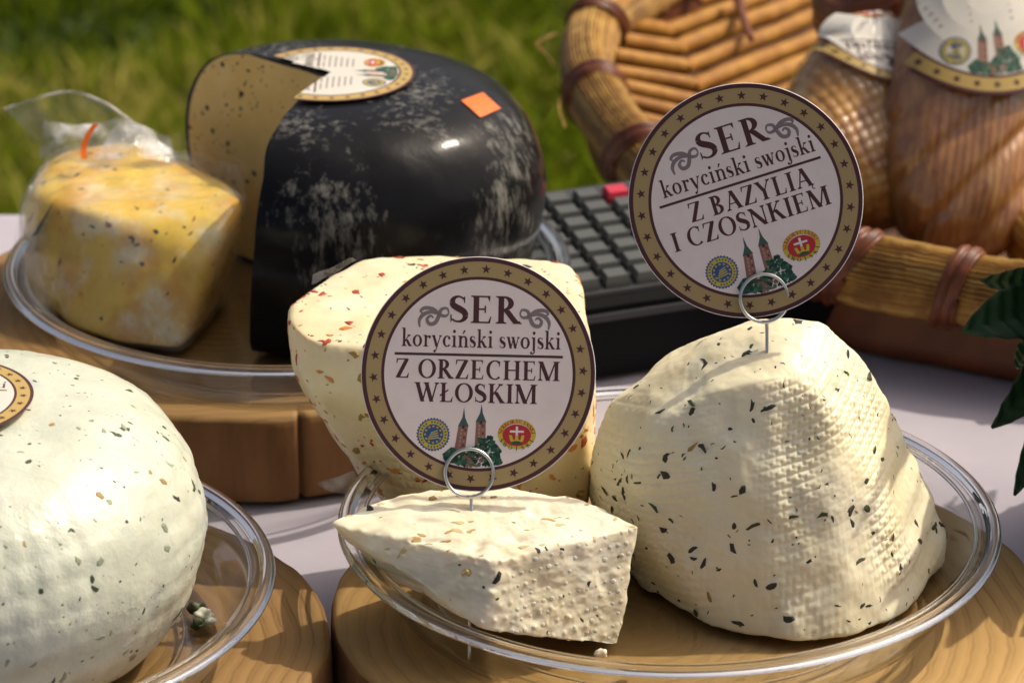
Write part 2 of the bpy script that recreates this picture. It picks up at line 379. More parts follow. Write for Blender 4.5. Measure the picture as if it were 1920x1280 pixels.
ZB = ZS + .0035                   # plate floor the cheeses stand on
cF = P(1254, 965, ZR); cB = P(540, 484, ZR); cL = P(-106, 1077, ZR)
sB = P(470, 560, ZS); slab(sB, .150, 21, 'round wood slab under the plate with the black cheese', m_slab, [(R(283), .010), (R(200), .006)], .02)
slab(P(1300, 1125, ZS), .152, 5, 'round wood slab under the plate with both sign cards', m_slab2, [(R(228), .004)], .025)
slab(P(30, 1190, ZS), .1315, 9, 'round wood slab under the whole herb cheese', m_slab, (), .02)

# ------------------------------------------------------------------ plates
def plate(ctr, label, rr=.14):
    c = np.array([ctr[0], ctr[1], ZS]); t = thing('plate', c + [0, 0, .0004], label, 'plate', 'clear plastic plates')
    k = rr / .14
    inner = [(0, .0026), (.04, .0026), (.08, .0026), (.098, .0026), (.100, .0036), (.103, .0036), (.105, .0026), (.112, .0028), (.117, .0045), (.1205, .009), (.1235, .016), (.127, .024), (.1295, .0295), (.1335, .0315)]
    outer = [(.1335, .0300), (.1300, .0280), (.1280, .0240), (.1245, .016), (.1217, .009), (.1185, .0038), (.113, .0012), (.105, .0012), (.08, .0012), (0, .0012)]
    v, f = lathe([(a * k, z) for a, z in inner + outer], 120, ctr=c); obj('bowl', v, f, m_plate, t)
    a = np.linspace(0, 2 * math.pi, 17)[:-1]
    for r0, z0, q0 in ((.1302, .0312, .0009), (.1010, .0042, .0007)):
        rg_ = [(r0 * k + q0 * math.cos(q), z0 + q0 * math.sin(q)) for q in a[::2]]; rg_.append(rg_[0]); v, f = lathe(rg_, 140, ctr=c); obj('moulded_ridge', v, f, m_rim, t)
    ring = [(.1376 * k + .0034 * k * math.cos(q), .0318 + .0019 * math.sin(q)) for q in a] ; ring.append(ring[0])
    v, f = lathe(ring, 160, ctr=c); obj('rim', v, f, m_rim, t)
    return t
plate(cF, 'clear plastic plate holding the three cheeses by the sign cards')
plate(cB, 'clear plastic plate holding the black waxed cheese')
plate(cL, 'clear plastic plate holding the whole white herb cheese', .1355)

# ------------------------------------------------------------------ flecks on cheeses
def flecks(V, F, n, mats, wts, size, parent, name='herb_flecks', mask=None, elong=2.0, sink=.3, axis=None):
    Fq = np.array(F); fn = np.cross(V[Fq[:, 2]] - V[Fq[:, 0]], V[Fq[:, 3]] - V[Fq[:, 1]]); ar = np.linalg.norm(fn, axis=1) + 1e-15
    ctr = V[Fq].mean(1); wgt = ar.copy()
    if mask is not None: wgt *= mask(ctr, fn / ar[:, None])
    ids = RNG.choice(len(Fq), n, p=wgt / wgt.sum()); VV, FF, MI, k = [], [], [], 0
    for i in ids:
        nn = fn[i] / ar[i]; t = RNG.normal(size=3) if axis is None else np.asarray(axis) + RNG.normal(size=3) * .35
        t -= nn * t.dot(nn); t /= np.linalg.norm(t); b = np.cross(nn, t)
        s = size[0] * (size[1] / size[0]) ** (RNG.random() ** 2.2); e = RNG.uniform(1, elong); m = 7
        a = np.linspace(0, 2 * math.pi, m, endpoint=False); rr = s * RNG.uniform(.55, 1.2, m); bend = RNG.normal(0, .35)
        u = np.cos(a) * rr * math.sqrt(e); v = np.sin(a) * rr / math.sqrt(e) + bend * u * u / (s * 2)
        ring = ctr[i] + np.outer(u, t) + np.outer(v, b); top = ctr[i] + nn * s * sink + 0 * t
        VV.append(np.vstack([ring - nn * s * .1, ctr[i] + np.outer(u * .6, t) + np.outer(v * .6, b) + nn * s * sink])); mi = RNG.choice(len(mats), p=wts)
        for j in range(m): FF.append((k + j, k + (j + 1) % m, k + m + (j + 1) % m, k + m + j)); MI.append(mi)
        FF.append(tuple(range(k + m, k + 2 * m))); MI.append(mi); k += 2 * m
    o = obj(name, np.concatenate(VV), FF, mats, parent, False, MI); o['kind'] = 'stuff'; return o

# ------------------------------------------------------------------ serif lettering
T, t_ = .185, .075
def arcp(cx, cy, rx, ry, a0, a1, wf, n=18):
    out = []; a = np.linspace(R(a0), R(a1), n)
    for i in range(n - 1):
        q = []
        for aa, s in ((a[i], -1), (a[i], 1), (a[i + 1], 1), (a[i + 1], -1)):
            h = wf(aa) / 2 * s; q.append((cx + (rx + h) * math.cos(aa), cy + (ry + h * .8) * math.sin(aa)))
        out.append(q)
    return out
def rc(x0, y0, x1, y1): return [[(x0, y0), (x1, y0), (x1, y1), (x0, y1)]]
def dg(x0, y0, x1, y1, w): return [[(x0 - w / 2, y0), (x0 + w / 2, y0), (x1 + w / 2, y1), (x1 - w / 2, y1)]]
def sf(x, y, l, r, up=1, s=.045):
    return [[(x - l, y), (x + r, y), (x + r, y + s * up), (x - l, y + s * up)], [(x - l * .75, y + s * up), (x + r * .75, y + s * up), (x + r * .45, y + .1 * up), (x - l * .45, y + .1 * up)]]
def st(x, y0, y1, w=T, b=1, tp=1): 
    o = rc(x - w / 2, y0, x + w / 2, y1)
    if b: o += sf(x, y0, w / 2 + .085, w / 2 + .085)
    if tp: o += sf(x, y1, w / 2 + .085, w / 2 + (.085 if tp == 1 else 0), -1)
    return o
side = lambda T=T, t=t_: (lambda a: t + (T - t) * abs(math.cos(a)) ** 1.3)
def sS(sc=1, T=T):
    wf1 = lambda a: t_ + (T - t_) * max(0, math.sin((a - R(60)) / R(210) * math.pi)) ** 1.2
    up = arcp(.31, .74, .2, .215, 35, 180, lambda a: t_ + (T * .95 - t_) * sstep(R(60), R(180), a))
    n = 10; mid = []                                   # spine from upper left to lower right
    P0, P1, P2, P3 = (.11, .74), (.11, .52), (.55, .52), (.55, .26)
    pts = []
    for i in range(n + 1):
        u = i / n; pts.append(tuple((1 - u) ** 3 * P0[k] + 3 * (1 - u) ** 2 * u * P1[k] + 3 * (1 - u) * u * u * P2[k] + u ** 3 * P3[k] for k in (0, 1)))
    for i in range(n):
        q = []
        for j, s in ((i, -1), (i, 1), (i + 1, 1), (i + 1, -1)):
            a_ = pts[max(j - 1, 0)]; b_ = pts[min(j + 1, n)]; dx, dy = b_[0] - a_[0], b_[1] - a_[1]; l = math.hypot(dx, dy); w_ = T * (1 + .25 * math.sin(j / n * math.pi)) / 2
            q.append((pts[j][0] - dy / l * s * w_, pts[j][1] + dx / l * s * w_))
        mid.append(q)
    lo = arcp(.31, .26, .24, .215, 0, -145, lambda a: t_ + (T * .95 - t_) * sstep(R(-120), R(0), a))
    o = up + mid + lo + [[(.5, .72), (.53, .72), (.53, .98), (.46, .9)], [(.06, .0), (.11, .1), (.09, .3), (.05, .3)]]
    return [[(x * sc, y * sc) for x, y in q] for q in o]
X = .64
def glyph(c):
    full = lambda cx, cy, rx, ry, T=T: arcp(cx, cy, rx, ry, 0, 360, side(T), 33)
    dot = lambda x, y, r: [[(x + r * math.cos(a), y + r * math.sin(a)) for a in np.linspace(0, 2 * math.pi, 12, endpoint=False)]]
    acc = lambda x: [[(x - .05, X + .1), (x + .02, X + .1), (x + .17, X + .3), (x + .03, X + .3)]]
    l = .155
    D = {
     'I': lambda: (st(.2, 0, 1), .4),
     'E': lambda: (st(.2, 0, 1, tp=2) + rc(.2, .94, .64, 1) + [[(.57, .94), (.64, .77), (.66, 1), (.6, 1)]] + rc(.2, .48, .5, .54) + rc(.47, .38, .52, .64) + rc(.2, 0, .66, .06) + [[(.6, .06), (.66, 0), (.7, .25), (.67, .25)]], .76),
     'L': lambda: (st(.2, 0, 1) + rc(.2, 0, .64, .06) + [[(.56, .06), (.64, 0), (.68, .28), (.65, .28)]], .72),
     'Ł': lambda: (glyph('L')[0] + [[(.0, .36), (.03, .29), (.46, .6), (.43, .67)]], .72),
     'H': lambda: (st(.2, 0, 1) + st(.76, 0, 1) + rc(.2, .47, .76, .54), .96),
     'N': lambda: (st(.16, 0, 1, .075, 1, 0) + st(.8, 0, 1, .075, 0, 1) + dg(.12, 1, .78, 0, .23) + sf(.1, 1, .1, .1, -1), .94),
     'M': lambda: (st(.14, 0, 1, .075, 1, 0) + st(.98, 0, 1, T) + dg(.16, 1, .56, 0, .22) + dg(.56, 0, .93, 1, .085) + sf(.12, 1, .1, .1, -1), 1.18),
     'W': lambda: (dg(.12, 1, .4, 0, .2) + dg(.4, 0, .62, .9, .08) + dg(.58, 1, .86, 0, .2) + dg(.86, 0, 1.12, 1, .08) + sf(.12, 1, .15, .16, -1) + sf(.58, 1, .15, .16, -1) + sf(1.12, 1, .12, .12, -1), 1.22),
     'A': lambda: (dg(.12, 0, .43, 1, .075) + dg(.43, 1, .74, 0, .21) + rc(.22, .3, .62, .36) + sf(.12, 0, .11, .13) + sf(.74, 0, .17, .16), .86),
     'Ą': lambda: (glyph('A')[0] + arcp(.86, -.1, .09, .1, 95, 290, lambda a: .06, 9), .9),
     'Z': lambda: (rc(.1, .94, .68, 1) + rc(.06, 0, .68, .06) + dg(.62, .97, .16, .03, .22) + [[(.07, .75), (.11, .75), (.17, .95), (.09, 1)], [(.6, .05), (.7, 0), (.74, .26), (.71, .26)]], .78),
     'Y': lambda: (dg(.12, 1, .4, .46, .2) + dg(.72, 1, .43, .46, .08) + st(.41, 0, .5, T, 1, 0) + sf(.12, 1, .14, .15, -1) + sf(.72, 1, .13, .11, -1), .82),
     'B': lambda: (st(.2, 0, 1, T, 2 and 1, 1) + arcp(.26, .75, .24, .22, -90, 90, side()) + arcp(.26, .265, .3, .235, -90, 90, side()), .72),
     'R': lambda: (st(.2, 0, 1) + arcp(.28, .74, .24, .225, -90, 90, side()) + dg(.36, .5, .72, 0, .22) + sf(.76, 0, .08, .12), .84),
     'K': lambda: (st(.2, 0, 1) + dg(.27, .42, .66, 1, .085) + dg(.4, .58, .76, 0, .22) + sf(.66, 1, .14, .13, -1) + sf(.78, 0, .16, .12), .88),
     'C': lambda: (arcp(.48, .5, .36, .475, 48, 312, side(), 26) + [[(.68, .68), (.73, .68), (.75, .98), (.69, .93)]], .84),
     'O': lambda: (full(.48, .5, .37, .475), .96),
     'S': lambda: (sS(), .64),
     'k': lambda: (st(.18, 0, 1.02, l, 1, 2) + dg(.24, .27, .5, X, .07) + dg(.34, .38, .58, 0, .18) + sf(.5, X, .11, .11, -1) + sf(.6, 0, .12, .1), .68),
     'o': lambda: (full(.33, X / 2, .225, .29, .165), .66),
     'r': lambda: (st(.18, 0, X, l, 1, 2) + arcp(.36, .44, .14, .14, 60, 170, lambda a: .08, 8) + dot(.43, .54, .085), .52),
     'y': lambda: (dg(.12, X, .35, 0, .17) + dg(.58, X, .26, -.26, .07) + dot(.2, -.24, .075) + sf(.12, X, .12, .12, -1) + sf(.58, X, .1, .09, -1), .66),
     'c': lambda: (arcp(.32, X / 2, .21, .28, 50, 318, side(.165), 20) + dot(.45, .49, .075), .56),
     'i': lambda: (st(.18, 0, X, l, 1, 2) + dot(.18, .87, .095), .36),
     'n': lambda: (st(.18, 0, X, l, 1, 2) + st(.56, 0, .44, l, 1, 0) + arcp(.39, .43, .165, .17, 0, 165, lambda a: .09 + .06 * max(0, math.cos(a)), 12), .74),
     'ń': lambda: (glyph('n')[0] + acc(.36), .74),
     's': lambda: (sS(X, T * 1.25), .42),
     'w': lambda: (dg(.11, X, .29, 0, .16) + dg(.29, 0, .45, .58, .065) + dg(.42, X, .6, 0, .16) + dg(.6, 0, .78, X, .065) + sf(.11, X, .11, .11, -1) + sf(.42, X, .11, .11, -1) + sf(.78, X, .09, .09, -1), .86),
     'j': lambda: (st(.2, -.12, X, l, 0, 2) + arcp(.1, -.12, .14, .15, 0, -110, lambda a: .09, 8) + dot(.02, -.22, .07) + dot(.2, .87, .095), .38),
     ' ': lambda: ([], .32), '.': lambda: (dot(.12, .06, .07), .25)}
    return D[c]()
def text(s, x0, x1, y, h, tracking=.02):
    polys, x = [], 0
    for c in s:
        q, a = glyph(c)
        for k, pl in enumerate(q): polys.append(([(px + x, py) for px, py in pl], k))
        x += a + tracking
    sx = (x1 - x0) / (x - tracking)
    return [([(x0 + px * sx, y + py * h) for px, py in pl], k) for pl, k in polys]
def star(cx, cy, r, rot):
    o = []
    pts = [(cx + (r if i % 2 == 0 else r * .4) * math.cos(rot + i * math.pi / 5), cy + (r if i % 2 == 0 else r * .4) * math.sin(rot + i * math.pi / 5)) for i in range(10)]
    return [([(cx, cy), pts[i], pts[(i + 1) % 10]], 0) for i in range(10)]
def ring(r0, r1, n=120, cx=0, cy=0, ry=1.0, teeth=0):
    o = []; a = np.linspace(0, 2 * math.pi, n + 1)
    for i in range(n):
        ro0 = r1 * (1 + (.06 if teeth and i % 2 else 0)); ro1 = ro0 if teeth else r1
        q = [(r0, a[i]), (ro0, a[i]), (ro1, a[i + 1]), (r0, a[i + 1])] if r0 > 0 else [(0, 0), (ro0, a[i]), (ro1, a[i + 1])]
        o.append(([(cx + rr * math.cos(b), cy + rr * ry * math.sin(b)) for rr, b in q], 0))
    return o
def arc_text(s, cx, cy, rx, ry, a0, a1, h, flip=False):
    out = []
    for i, c in enumerate(s):
        a = R(a0 + (a1 - a0) * i / (len(s) - 1)); px, py = cx + rx * math.cos(a), cy + ry * math.sin(a); q, ad = glyph(c); rot = a - math.pi / 2 + (math.pi if flip else 0)
        for k, pl in enumerate(q): out.append(([(px + ((x - ad / 2) * math.cos(rot) - (y - .5) * math.sin(rot)) * h, py + ((x - ad / 2) * math.sin(rot) + (y - .5) * math.cos(rot)) * h) for x, y in pl], k))
    return out
def put(name, polys, mat, mapf, layer, parent, keep=None, mats=None, eps=None):
    V, F, MI, k = [], [], [], 0
    for it in polys:
        pl, sub = it[0], it[1]
        if keep and not keep(sum(p[0] for p in pl) / len(pl), sum(p[1] for p in pl) / len(pl)): continue
        V += [mapf(x, y, layer + (sub % 24) * .03) for x, y in pl]; F.append(tuple(range(k, k + len(pl)))); MI.append(it[2] if len(it) > 2 else 0); k += len(pl)
    if not F: return None
    return obj(name, V, F, mats or mat, parent, False, MI if mats else None)
def put_letters(txt, x0, x1, y, h, tr, mapf, layer, parent, keep=None):
    x, at = 0, []
    for c in txt:
        q, a = glyph(c); at.append((q, x)); x += a + tr
    sx = (x1 - x0) / (x - tr)
    for q, xx in at:
        if q: put('letter', [([(x0 + (px + xx) * sx, y + py * h) for px, py in pl], k) for k, pl in enumerate(q)], m_mar, mapf, layer, parent, keep)
def draw_card(parent, mapf, line1, line2, fit1, fit2, keep=None, gold=False, body='print', small=False):
    """everything printed on one round card; unit circle, y up"""
    tan, wht = (m_gold, m_lwh) if gold else (m_tan, m_white)
    parent = put('paper_label' if gold else 'printed_face', [q for r0, r1 in ((0, .2), (.2, .4), (.4, .6), (.6, .806)) for q in ring(r0, r1)], wht, mapf, 1, parent, keep)
    put('border_line', ring(.962, .998), m_mar, mapf, 1, parent, keep)
    put('border_band', ring(.832, .962), tan, mapf, 1, parent, keep)
    put('inner_line', ring(.806, .832), m_mar, mapf, 1, parent, keep)
    for i in range(30): put('star', star(.897 * math.cos(R(i * 12 + 3)), .897 * math.sin(R(i * 12 + 3)), .043, R(i * 12 + 3)), m_mar, mapf, 2, parent, keep)
    put_letters('SER', -.265, .35, .435, .235, .06, mapf, 2, parent, keep)
    put_letters('koryciński swojski', -.665, .70, .225, .155, .05, mapf, 2, parent, keep)
    put('rule', [([(-.72 + 1.44 * i / 16, .150), (-.72 + 1.44 * (i + 1) / 16, .150), (-.72 + 1.44 * (i + 1) / 16, .172), (-.72 + 1.44 * i / 16, .172)], 0) for i in range(16)], m_mar, mapf, 2, parent, keep)
    if small:
        ls = []
        for k in range(6):
            for s in (-1, 1):
                y = .09 - k * .07; ls.append(([(s * .18, y), (s * (.62 - .03 * k), y), (s * (.62 - .03 * k), y + .018), (s * .18, y + .018)], 0))
        [put('fine_rule', [q], m_gry, mapf, 2, parent, keep) for q in ls]
    else:
        put_letters(line1, *fit1, .165, .05, mapf, 2, parent, keep)
        put_letters(line2, *fit2, .165, .05, mapf, 2, parent, keep)
    for s in (-1, 1):
        c0 = .04; fl = []
        def curl(pts, w0, w1):
            pp = spline([(c0 + s * (x - c0), y, 0) for x, y in pts], 26); dd = np.gradient(pp, axis=0); dd /= np.linalg.norm(dd, axis=1)[:, None] + 1e-9
            for i in range(25):
                wa = (w0 + (w1 - w0) * math.sin(i / 25 * math.pi)) / 2; wb = (w0 + (w1 - w0) * math.sin((i + 1) / 25 * math.pi)) / 2
                fl.append(([(pp[i][0] - dd[i][1] * wa, pp[i][1] + dd[i][0] * wa), (pp[i][0] + dd[i][1] * wa, pp[i][1] - dd[i][0] * wa), (pp[i + 1][0] + dd[i + 1][1] * wb, pp[i + 1][1] - dd[i + 1][0] * wb), (pp[i + 1][0] - dd[i + 1][1] * wb, pp[i + 1][1] + dd[i + 1][0] * wb)], i % 3))
        curl([(.345, .515), (.36, .555), (.41, .545), (.43, .49), (.46, .43), (.51, .42), (.53, .46), (.50, .49), (.475, .47)], .012, .035)
        curl([(.345, .515), (.37, .49), (.42, .50), (.48, .545), (.55, .555), (.585, .53), (.57, .51)], .012, .035)
        curl([(.44, .505), (.50, .52), (.56, .50), (.595, .45), (.59, .39)], .012, .035)
        put('flourish', fl, m_gry, mapf, 2, parent, keep)
    cx, cy = -.375, -.525                                                     # blue and yellow seal
    put('seal', [(*q, 0) for q in ring(0, .135, 64, cx, cy, teeth=1)], m_blue, mapf, 2, parent, keep)
    put('seal', ring(.088, .125, 48, cx, cy), m_yelp, mapf, 3, parent, keep)
    bits = []
    for i in range(26):
        if i % 9 != 8: a = i / 26 * 2 * math.pi; bits.append(([(cx + r * math.cos(a + d), cy + r * math.sin(a + d)) for r, d in ((.098, -.06), (.116, -.06), (.116, .05), (.098, .05))], 0))
    put('seal_marks', bits, m_blue, mapf, 4, parent, keep)
    bits = [s for i in range(12) for s in star(cx + .07 * math.cos(R(i * 30)), cy + .07 * math.sin(R(i * 30)), .014, R(90))]
    for k in range(4): bits.append(([(cx - .05 + .01 * k, cy - .045 + .018 * k), (cx + .05 - .004 * k, cy - .03 + .02 * k), (cx + .05 - .004 * k, cy - .02 + .02 * k), (cx - .05 + .01 * k, cy - .036 + .018 * k)], k))
    put('seal_marks', bits, m_yelp, mapf, 4, parent, keep)
    cx, cy = .34, -.515                                                       # red oval emblem
    put('emblem', ring(0, .168, 44, cx, cy, .78), m_wht2, mapf, 2, parent, keep)
    put('emblem', ring(.118, .164, 52, cx, cy + .008, .78, teeth=0), m_yelp, mapf, 2.5, parent, keep)
    put('emblem', ring(0, .122, 40, cx, cy, .76), m_redp, mapf, 3, parent, keep)
    put('emblem_lettering', arc_text('SERKORYCIŃSKI'.replace('Ń', 'N'), cx, cy + .006, .142, .112, 172, 8, .036), m_redp, mapf, 4, parent, keep)
    put('emblem_lettering', arc_text('SWOJSKI'.replace('J', 'I'), cx, cy, .142, .112, 205, 335, .036, True), m_mar, mapf, 4, parent, keep)
    put('emblem_cross', [([(cx - .06, cy + .022), (cx + .06, cy + .022), (cx + .06, cy + .04), (cx - .06, cy + .04)], 0), ([(cx - .01, cy + .0), (cx + .01, cy + .0), (cx + .01, cy + .075), (cx - .01, cy + .075)], 1)], m_wht2, mapf, 4, parent, keep)
    cr = [([(cx - .055, cy - .055), (cx + .055, cy - .055), (cx + .055, cy - .04), (cx - .055, cy - .04)], 0)]
    for d in (-.045, 0, .045): cr += [([(cx + d - .014, cy - .04), (cx + d + .014, cy - .04), (cx + d * 1.2 + .012, cy + .0), (cx + d * 1.2 - .012, cy + .0)], 1)]
    put('emblem_crown', cr, m_yelp, mapf, 4.2, parent, keep)
    put('emblem_hill', [([(cx - .05, cy - .08), (cx + .05, cy - .08), (cx + .025, cy - .05), (cx - .025, cy - .05)], 2)], m_grn, mapf, 4.3, parent, keep)
    tw = []                                                                   # two brick spires over trees: 0 brick 1 pale 2 spire
    for (x, tip, eave, base, lean) in ((-.12, -.285, -.45, -.70, -.03), (.03, -.255, -.41, -.66, .0)):
        tw.append(([(x + lean - .05, base), (x + lean + .045, base), (x + .042, eave), (x - .04, eave)], 0, 0))
        tw.append(([(x - .046, eave), (x + .048, eave), (x + .016, eave + .075), (x + .004, tip), (x - .008, eave + .075)], 1, 2))
        for k in range(7):
            y = eave - .03 - k * .032; l = lean * (k / 7)
            tw.append(([(x + l - .02, y - .012), (x + l - .004, y - .012), (x + l - .004, y + .01), (x + l - .02, y + .01)], 2 + k % 3, 1)); tw.append(([(x + l + .012, y - .010), (x + l + .026, y - .01), (x + l + .026, y + .006), (x + l + .012, y + .006)], 2 + k % 3, 1 if k % 2 else 3))
        tw.append(([(x - .01, eave - .02), (x + .012, eave - .02), (x + .012, eave + .01), (x - .01, eave + .01)], 5, 3))
    put('church_picture', tw, None, mapf, 2.6, parent, keep, [m_brk, m_brk2, m_teal, m_mar])
    rg = np.random.default_rng(4); tr = []
    env = lambda x: -.70 + .16 * math.exp(-((x - .05) / .09) ** 2) + .05 * math.exp(-((x + .2) / .07) ** 2) + .09 * math.exp(-((x - .14) / .06) ** 2)
    for i in range(330):
        x = rg.uniform(-.27, .20); lo = -math.sqrt(max(0, .80 ** 2 - x * x)) + .012; y = rg.uniform(lo, max(lo + .02, env(x))); s = rg.uniform(.010, .026); a0 = rg.uniform(0, 6)
        if math.hypot(x, y) + s > .815: continue
        mi = 3 if (y < -.70 and abs(x + .02) < .09 and rg.random() < .35) else rg.choice([0, 1, 2], p=[.45, .4, .15])
        tr.append(([(x + s * rg.uniform(.6, 1.2) * math.cos(a0 + k * 1.047), y + s * rg.uniform(.6, 1.2) * math.sin(a0 + k * 1.047)) for k in range(6)], i % 24, int(mi)))
    put('tree_picture', tr, None, mapf, 3.2, parent, keep, [m_grn, m_grn2, m_grn3, m_brk])

# ------------------------------------------------------------------ cheeses
# whole herb cheese on the left plate
def herb_wheel():
    c = np.array([cL[0], cL[1], ZB]); t = thing('herb_cheese', c, 'whole white cheese with green herb flecks wrapped in shiny film', 'cheese')
    pr = spline([(0, 0, 0), (.06, .0005, 0), (.082, .003, 0), (.093, .012, 0), (.103, .03, 0), (.1085, .05, 0), (.107, .066, 0), (.1005, .082, 0), (.088, .0955, 0), (.072, .103, 0), (.05, .1065, 0), (.025, .1075, 0), (0, .108, 0)], 110)[:, :2]
    pr[:, 0] = np.maximum(pr[:, 0], 0)
    v, f = lathe(pr, 260, ctr=(0, 0, 0))
    d = .0022 * fbm(v, 14, 3, 2) + .0006 * fbm(v, 60, 2, 8)
    ang = np.arctan2(v[:, 1], v[:, 0]); band = sstep(.015, .03, v[:, 2]) * (1 - sstep(.085, .1, v[:, 2]))
    d += band * .0010 * (np.abs(np.sin(ang * 30 + .5 * vn(v, 20, 5))) ** .5 * np.abs(np.sin(v[:, 2] * 270 + .6 * vn(v, 22, 7))) ** .5) * sstep(-.6, .2, vn(v, 25, 9))
    rr = np.linalg.norm(v[:, :2], axis=1) + 1e-9; nz = np.stack([v[:, 0] / rr * sstep(0, .03, rr), v[:, 1] / rr * sstep(0, .03, rr), (v[:, 2] - .05) * 12], -1); nz /= np.linalg.norm(nz, axis=1)[:, None]
    v = v + nz * (d * sstep(.0, .004, v[:, 2]))[:, None] + c
    obj('cheese_body', v, f, m_herb, t)
    flecks(v, f, 1000, [m_fg, m_fk, m_fy, M('herb_grey_green', (.28, .32, .22), .5)], [.36, .14, .15, .35], (.0005, .0028), t, elong=2.4, mask=lambda q, n: (q[:, 2] > c[2] + .006) * 1.0, sink=.10)
    rr_ = .041
    def mapf(u, w_, l):
        x, y = u * rr_, w_ * rr_; q = math.hypot(x, y); z = np.interp(q, pr[::-1, 0][:35], pr[::-1, 1][:35])
        return c + [x, y, z + .0030 + l * .00006]
    draw_card(t, mapf, '', '', None, None, gold=True, small=True)
herb_wheel()

# black waxed cheese with a wedge cut out
def black_cheese():
    cc = P(617, 142, ZB + .115); c = np.array([cc[0], cc[1], ZB])
    t = thing('black_cheese', c, 'black waxed cheese wheel with a wedge cut out and orange sticker', 'cheese')
    pr = spline([(0, 0, 0), (.05, .0, 0), (.086, .001, 0), (.095, .006, 0), (.100, .02, 0), (.1065, .045, 0), (.108, .064, 0), (.1045, .080, 0), (.095, .096, 0), (.081, .1065, 0), (.06, .1125, 0), (.03, .1148, 0), (0, .115, 0)], 100)[:, :2]; pr[:, 0] = np.maximum(pr[:, 0], 0)
    a0, a1 = R(-114), R(137)
    v, f = lathe(pr, 260, a0, a1)
    za = -90 - np.interp(pr[:, 1], [0, .01, .045, .064, .095, .112, .116], [23, 22, 18.5, 17, 16.5, 19, 21]); A0 = np.radians(za)      # the knife cut is not quite plumb
    fr_ = np.linspace(0, 1, 260)[:, None]; AN = A0[None] * (1 - fr_) + a1 * fr_; v = np.stack([np.cos(AN) * pr[:, 0], np.sin(AN) * pr[:, 0], np.tile(pr[:, 1], (260, 1))], -1).reshape(-1, 3)
    rr = np.linalg.norm(v[:, :2], axis=1)
    s = 1 + .010 * fbm(v, 13, 3, 12) + .003 * fbm(v * [1, 1, .25], 60, 2, 3)
    s = np.where(v[:, 2] < .004, 1, s); v2 = v.copy(); v2[:, :2] *= s[:, None]; v2[:, 2] = np.where(v[:, 2] > .004, v[:, 2] * (1 + (s - 1) * .5), v[:, 2])
    mb = M('black_wax', (.008, .008, .009), .2, (.009, .009, .011), 30, bump=[(60, .3, .001), (14, .3, .003)], spec=.14)
    n, L = mb.node_tree.nodes, mb.node_tree.links; b = n['Principled BSDF']
    tc = n.new('ShaderNodeTexCoord'); mp = n.new('ShaderNodeMapping'); mp.inputs['Scale'].default_value = (1, 1, .32); L.new(tc.outputs['Object'], mp.inputs[0])
    n1 = n.new('ShaderNodeTexNoise'); n1.inputs['Scale'].default_value = 220; n1.inputs['Detail'].default_value = 7; n1.inputs['Roughness'].default_value = .72; L.new(mp.outputs[0], n1.inputs[0])
    n2 = n.new('ShaderNodeTexNoise'); n2.inputs['Scale'].default_value = 20; n2.inputs['Detail'].default_value = 4; L.new(tc.outputs['Object'], n2.inputs[0])
    mu = n.new('ShaderNodeMath'); mu.operation = 'MULTIPLY'; L.new(n1.outputs['Fac'], mu.inputs[0]); L.new(n2.outputs['Fac'], mu.inputs[1])
    rg = n.new('ShaderNodeMapRange'); rg.inputs[1].default_value = .28; rg.inputs[2].default_value = .39; rg.inputs[4].default_value = .7; L.new(mu.outputs[0], rg.inputs[0])
    mx = n.new('ShaderNodeMix'); mx.data_type = 'RGBA'; src = b.inputs['Base Color'].links[0].from_socket; L.new(src, mx.inputs[6]); mx.inputs[7].default_value = (.24, .235, .21, 1); L.new(rg.outputs[0], mx.inputs[0]); L.new(mx.outputs[2], b.inputs['Base Color'])
    obj('rind', v2 + c, f, mb, t)
    m = len(pr); surf = {}
    for side_, row in (('a', 0), ('b', 259)):
        edge = v2[row * m:(row + 1) * m]; k = 14                                     # paste: a grid from the axis to the rind, a little rough
        G = np.array([[edge[j] * [u, u, 1] for j in range(m)] for u in np.linspace(0, 1, k + 26)[:]])
        nrm = np.array([math.sin(a0 if row == 0 else a1), -math.cos(a0 if row == 0 else a1), 0]) * (1 if row == 0 else -1)
        G = G.reshape(-1, 3); rad_ = np.linalg.norm(G[:, :2], axis=1)
        G = G + nrm * (.0009 * fbm(G, 40, 3, 4) * sstep(0, .01, rad_) * (1 - sstep(.085, .1, rad_)))[:, None]
        fa = grid_faces(k + 26, m); fa = [q[::-1] for q in fa] if row == 0 else fa
        ur = np.repeat(np.linspace(0, 1, k + 26)[:-1], m - 1); zz = np.tile(pr[:-1, 1], k + 25); o = obj('cut_face', G + c, fa, [m_cut, mb], t, midx=np.where((ur > .97) | (zz > .1125) & (ur * 0 + np.tile(pr[:-1, 0], k + 25) < .075), 1, 0))
        surf[side_] = (G + c, fa)
    G, fa = surf['b']
    flecks(G, fa, 170, [m_fk, M('pepper_brown', (.12, .06, .025), .6)], [.8, .2], (.0005, .0019), t, 'pepper_flecks', elong=1.8, mask=lambda q, n: .25 + 1.5 * (np.linalg.norm((q - c)[:, :2], axis=1) > .06) + (q[:, 2] > c[2] + .08))
    rr_ = .042
    def mapf(u, w_, l):
        x, y = -w_ * rr_, u * rr_; q = math.hypot(x, y); z = np.interp(q, pr[::-1, 0][:35], pr[::-1, 1][:35])
        return c + [x + .001, y, z + .0019 + l * .00006]
    def keep(u, w_):
        x, y = -w_, u; a = math.atan2(y, x); j = .10 * float(vn(np.array([x * 9, y * 9, 0]), 1.0, 3)) / max(.2, math.hypot(x, y))
        return a0 + .02 + j * .3 < a < a1 + .04 + j
    draw_card(t, mapf, '', '', None, None, keep, gold=True, small=True)
    # orange sticker on the shoulder
    b_ = bvh(v2 + c, f); S = []; n = 9
